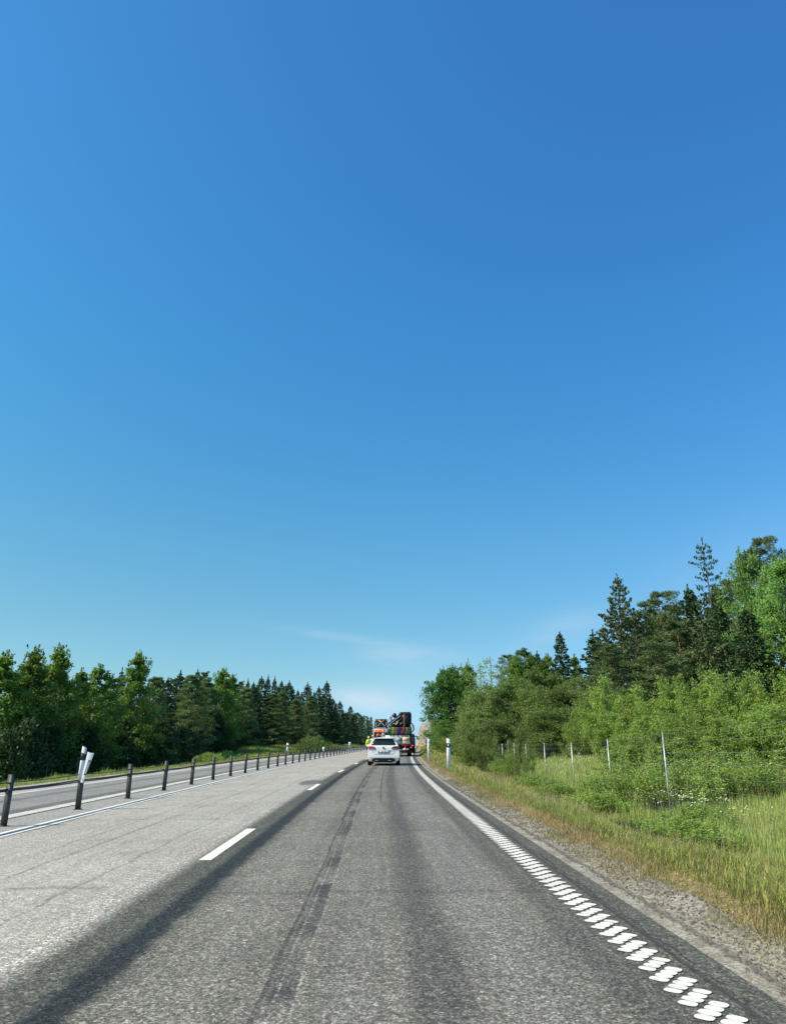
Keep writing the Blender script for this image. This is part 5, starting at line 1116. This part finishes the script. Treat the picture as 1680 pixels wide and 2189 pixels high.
# ---------------------------------------------------------------- the two road workers
def person(loc, rz, label, H=1.80, jac=(.72, .92, .04), arm='down'):
    root = empty('person', loc, rz, label, 'person', None)
    J = {}; E_ = []; Rd = []; V = []
    def v(p, r): V.append(tuple(c * H / 1.8 for c in p)); Rd.append(r * H / 1.8); return len(V) - 1
    pel = v((0, 0, .96), .15); wai = v((0, 0, 1.10), .14); ch = v((0, -.01, 1.30), .165); nk0 = v((0, 0, 1.46), .085); nk = v((0, -.005, 1.54), .055); hd = v((0, -.015, 1.62), .082); hd2 = v((0, -.02, 1.70), .095); tp = v((0, -.01, 1.77), .07); nose = v((0, -.105, 1.655), .016); chin = v((0, -.075, 1.60), .035)
    E_ += [(pel, wai), (wai, ch), (ch, nk0), (nk0, nk), (nk, hd), (hd, hd2), (hd2, tp), (hd, chin), (hd2, nose)]
    for sx in (-1, 1):
        e0 = v((sx * .088, -.005, 1.655), .018); E_.append((hd2, e0))
        hp = v((sx * .10, 0, .90), .105); kn = v((sx * .12, -.02, .50), .068); an = v((sx * .13, .02, .10), .045); hl = v((sx * .13, .0, .045), .045); to = v((sx * .145, -.17, .035), .035); E_ += [(pel, hp), (hp, kn), (kn, an), (an, hl), (hl, to)]
        sh = v((sx * .19, 0, 1.42), .075); bend = arm == 'bent' and sx == 1
        el = v((sx * .27, .03, 1.14), .052); wr = v((sx * (.20 if bend else .29), -.24 if bend else -.06, 1.08 if bend else .90), .034); E_ += [(ch, sh), (sh, el), (el, wr)]
        d = np.array([-.35 * sx, -.9, .1]) if bend else np.array([0, -.15, -1.0]); d = d / np.linalg.norm(d); w0 = np.array(V[wr]) * 1.8 / H; side = np.array([0, 1, 0.0]) if not bend else np.array([0, 0, 1.0])
        pa = v(tuple(w0 + d * .06), .036); E_.append((wr, pa))
        for k, (o_, ln) in enumerate(((-.030, .075), (-.010, .085), (.010, .08), (.030, .062))):
            f0 = v(tuple(w0 + d * .095 + side * o_), .010); f1 = v(tuple(w0 + d * (.095 + ln * .55) + side * o_ * 1.1), .009); f2 = v(tuple(w0 + d * (.095 + ln) * .98 + side * o_ + np.array([-sx * .018, 0, 0])), .008); E_ += [(pa, f0), (f0, f1), (f1, f2)]
        t0 = v(tuple(w0 + d * .05 - side * .045), .011); t1 = v(tuple(w0 + d * .09 - side * .062), .010); E_ += [(pa, t0), (t0, t1)]
    def skinned(name, idx, mat, infl=0.0, sub=1):
        mp_ = {a: i for i, a in enumerate(idx)}; me = bpy.data.meshes.new(name); me.from_pydata([V[a] for a in idx], [(mp_[a], mp_[b]) for a, b in E_ if a in mp_ and b in mp_], []); o = link(name, me, None, root)
        m = o.modifiers.new('skin', 'SKIN'); m.use_smooth_shade = True
        for a, sv in zip(idx, me.skin_vertices[0].data): sv.radius = (Rd[a] + infl, Rd[a] * (.72 if a in (pel, wai, ch) else 1) + infl); sv.use_root = False
        me.skin_vertices[0].data[0].use_root = True
        if sub: o.modifiers.new('sub', 'SUBSURF').levels = sub; o.modifiers['sub'].render_levels = sub
        me.materials.append(mat); return o
    skinned('body', list(range(len(V))), simple('skin', (.45, .26, .19), .6))
    # jacket over torso and arms, trousers over hips and legs
    tor = [wai, pel, ch, nk0]; arms = []; legs = [pel]
    k = 10
    for sx in range(2):
        b = k + sx * 24
        legs += [b + 1, b + 2, b + 3]; arms += [b + 6, b + 7, b + 8]
    j = skinned('jacket', tor + arms, simple('hi_vis_yellow', jac, .7, var=.1), .022); tr = skinned('trousers', legs, simple('navy_workwear', (.03, .05, .11), .8), .020)
    for z in (1.06, 1.22):
        m = MB(); m.tube([(.165 * math.cos(a), .125 * math.sin(a) - .004, z * H / 1.8) for a in np.linspace(0, 2 * PI, 17)], .022, 5, cap=False); m.build('reflective_band', simple('silver_band', (.6, .6, .6), .3, .3), j)
    m = MB(); n = 12
    vs = []; fs = []
    for r in range(5):
        a = r / 4 * PI / 2
        for q in range(n): t = 2 * PI * q / n; vs.append((.122 * math.cos(a) * math.cos(t) * 1.0, .135 * math.cos(a) * math.sin(t) - .015, (1.71 + .115 * math.sin(a)) * H / 1.8))
    for r in range(4):
        for q in range(n): q2 = (q + 1) % n; fs.append((r * n + q, r * n + q2, (r + 1) * n + q2, (r + 1) * n + q))
    m.add(vs, fs); m.prism([(-.09, 1.705), (.09, 1.705), (.07, 1.722), (-.07, 1.722)], -.21, -.12); m.build('helmet', simple('white_helmet', (.75, .76, .74), .35), root, True)
    for sx in (-1, 1):
        m = MB(); m.cbox(sx * .135 - .055, sx * .135 + .055, -.20, .075, 0, .11, .03); m.build('boot', TRIM, root)
    for sx in (-1, 1):
        m = MB(); m.cyl((sx * .036, -.112, 1.672 * H / 1.8), (0, 1, 0), .012, .008, 10); m.build('eye', simple('eye_dark', (.05, .03, .02), .2), root)
    m = MB(); m.cyl((0, -.108, 1.618), (1, 0, 0), .006, .05, 6); m.build('mouth', simple('lip', (.35, .14, .12), .5), root)
    return root
x, y, z = W(-2.62, 74); person((x, y, z), R(200), 'worker in a yellow jacket and white helmet, left of the pair', 1.78)
x, y, z = W(-2.28, 75.2); person((x, y, z), R(160), 'taller worker in a yellow jacket, right of the pair beside the trailer', 1.92, arm='bent')
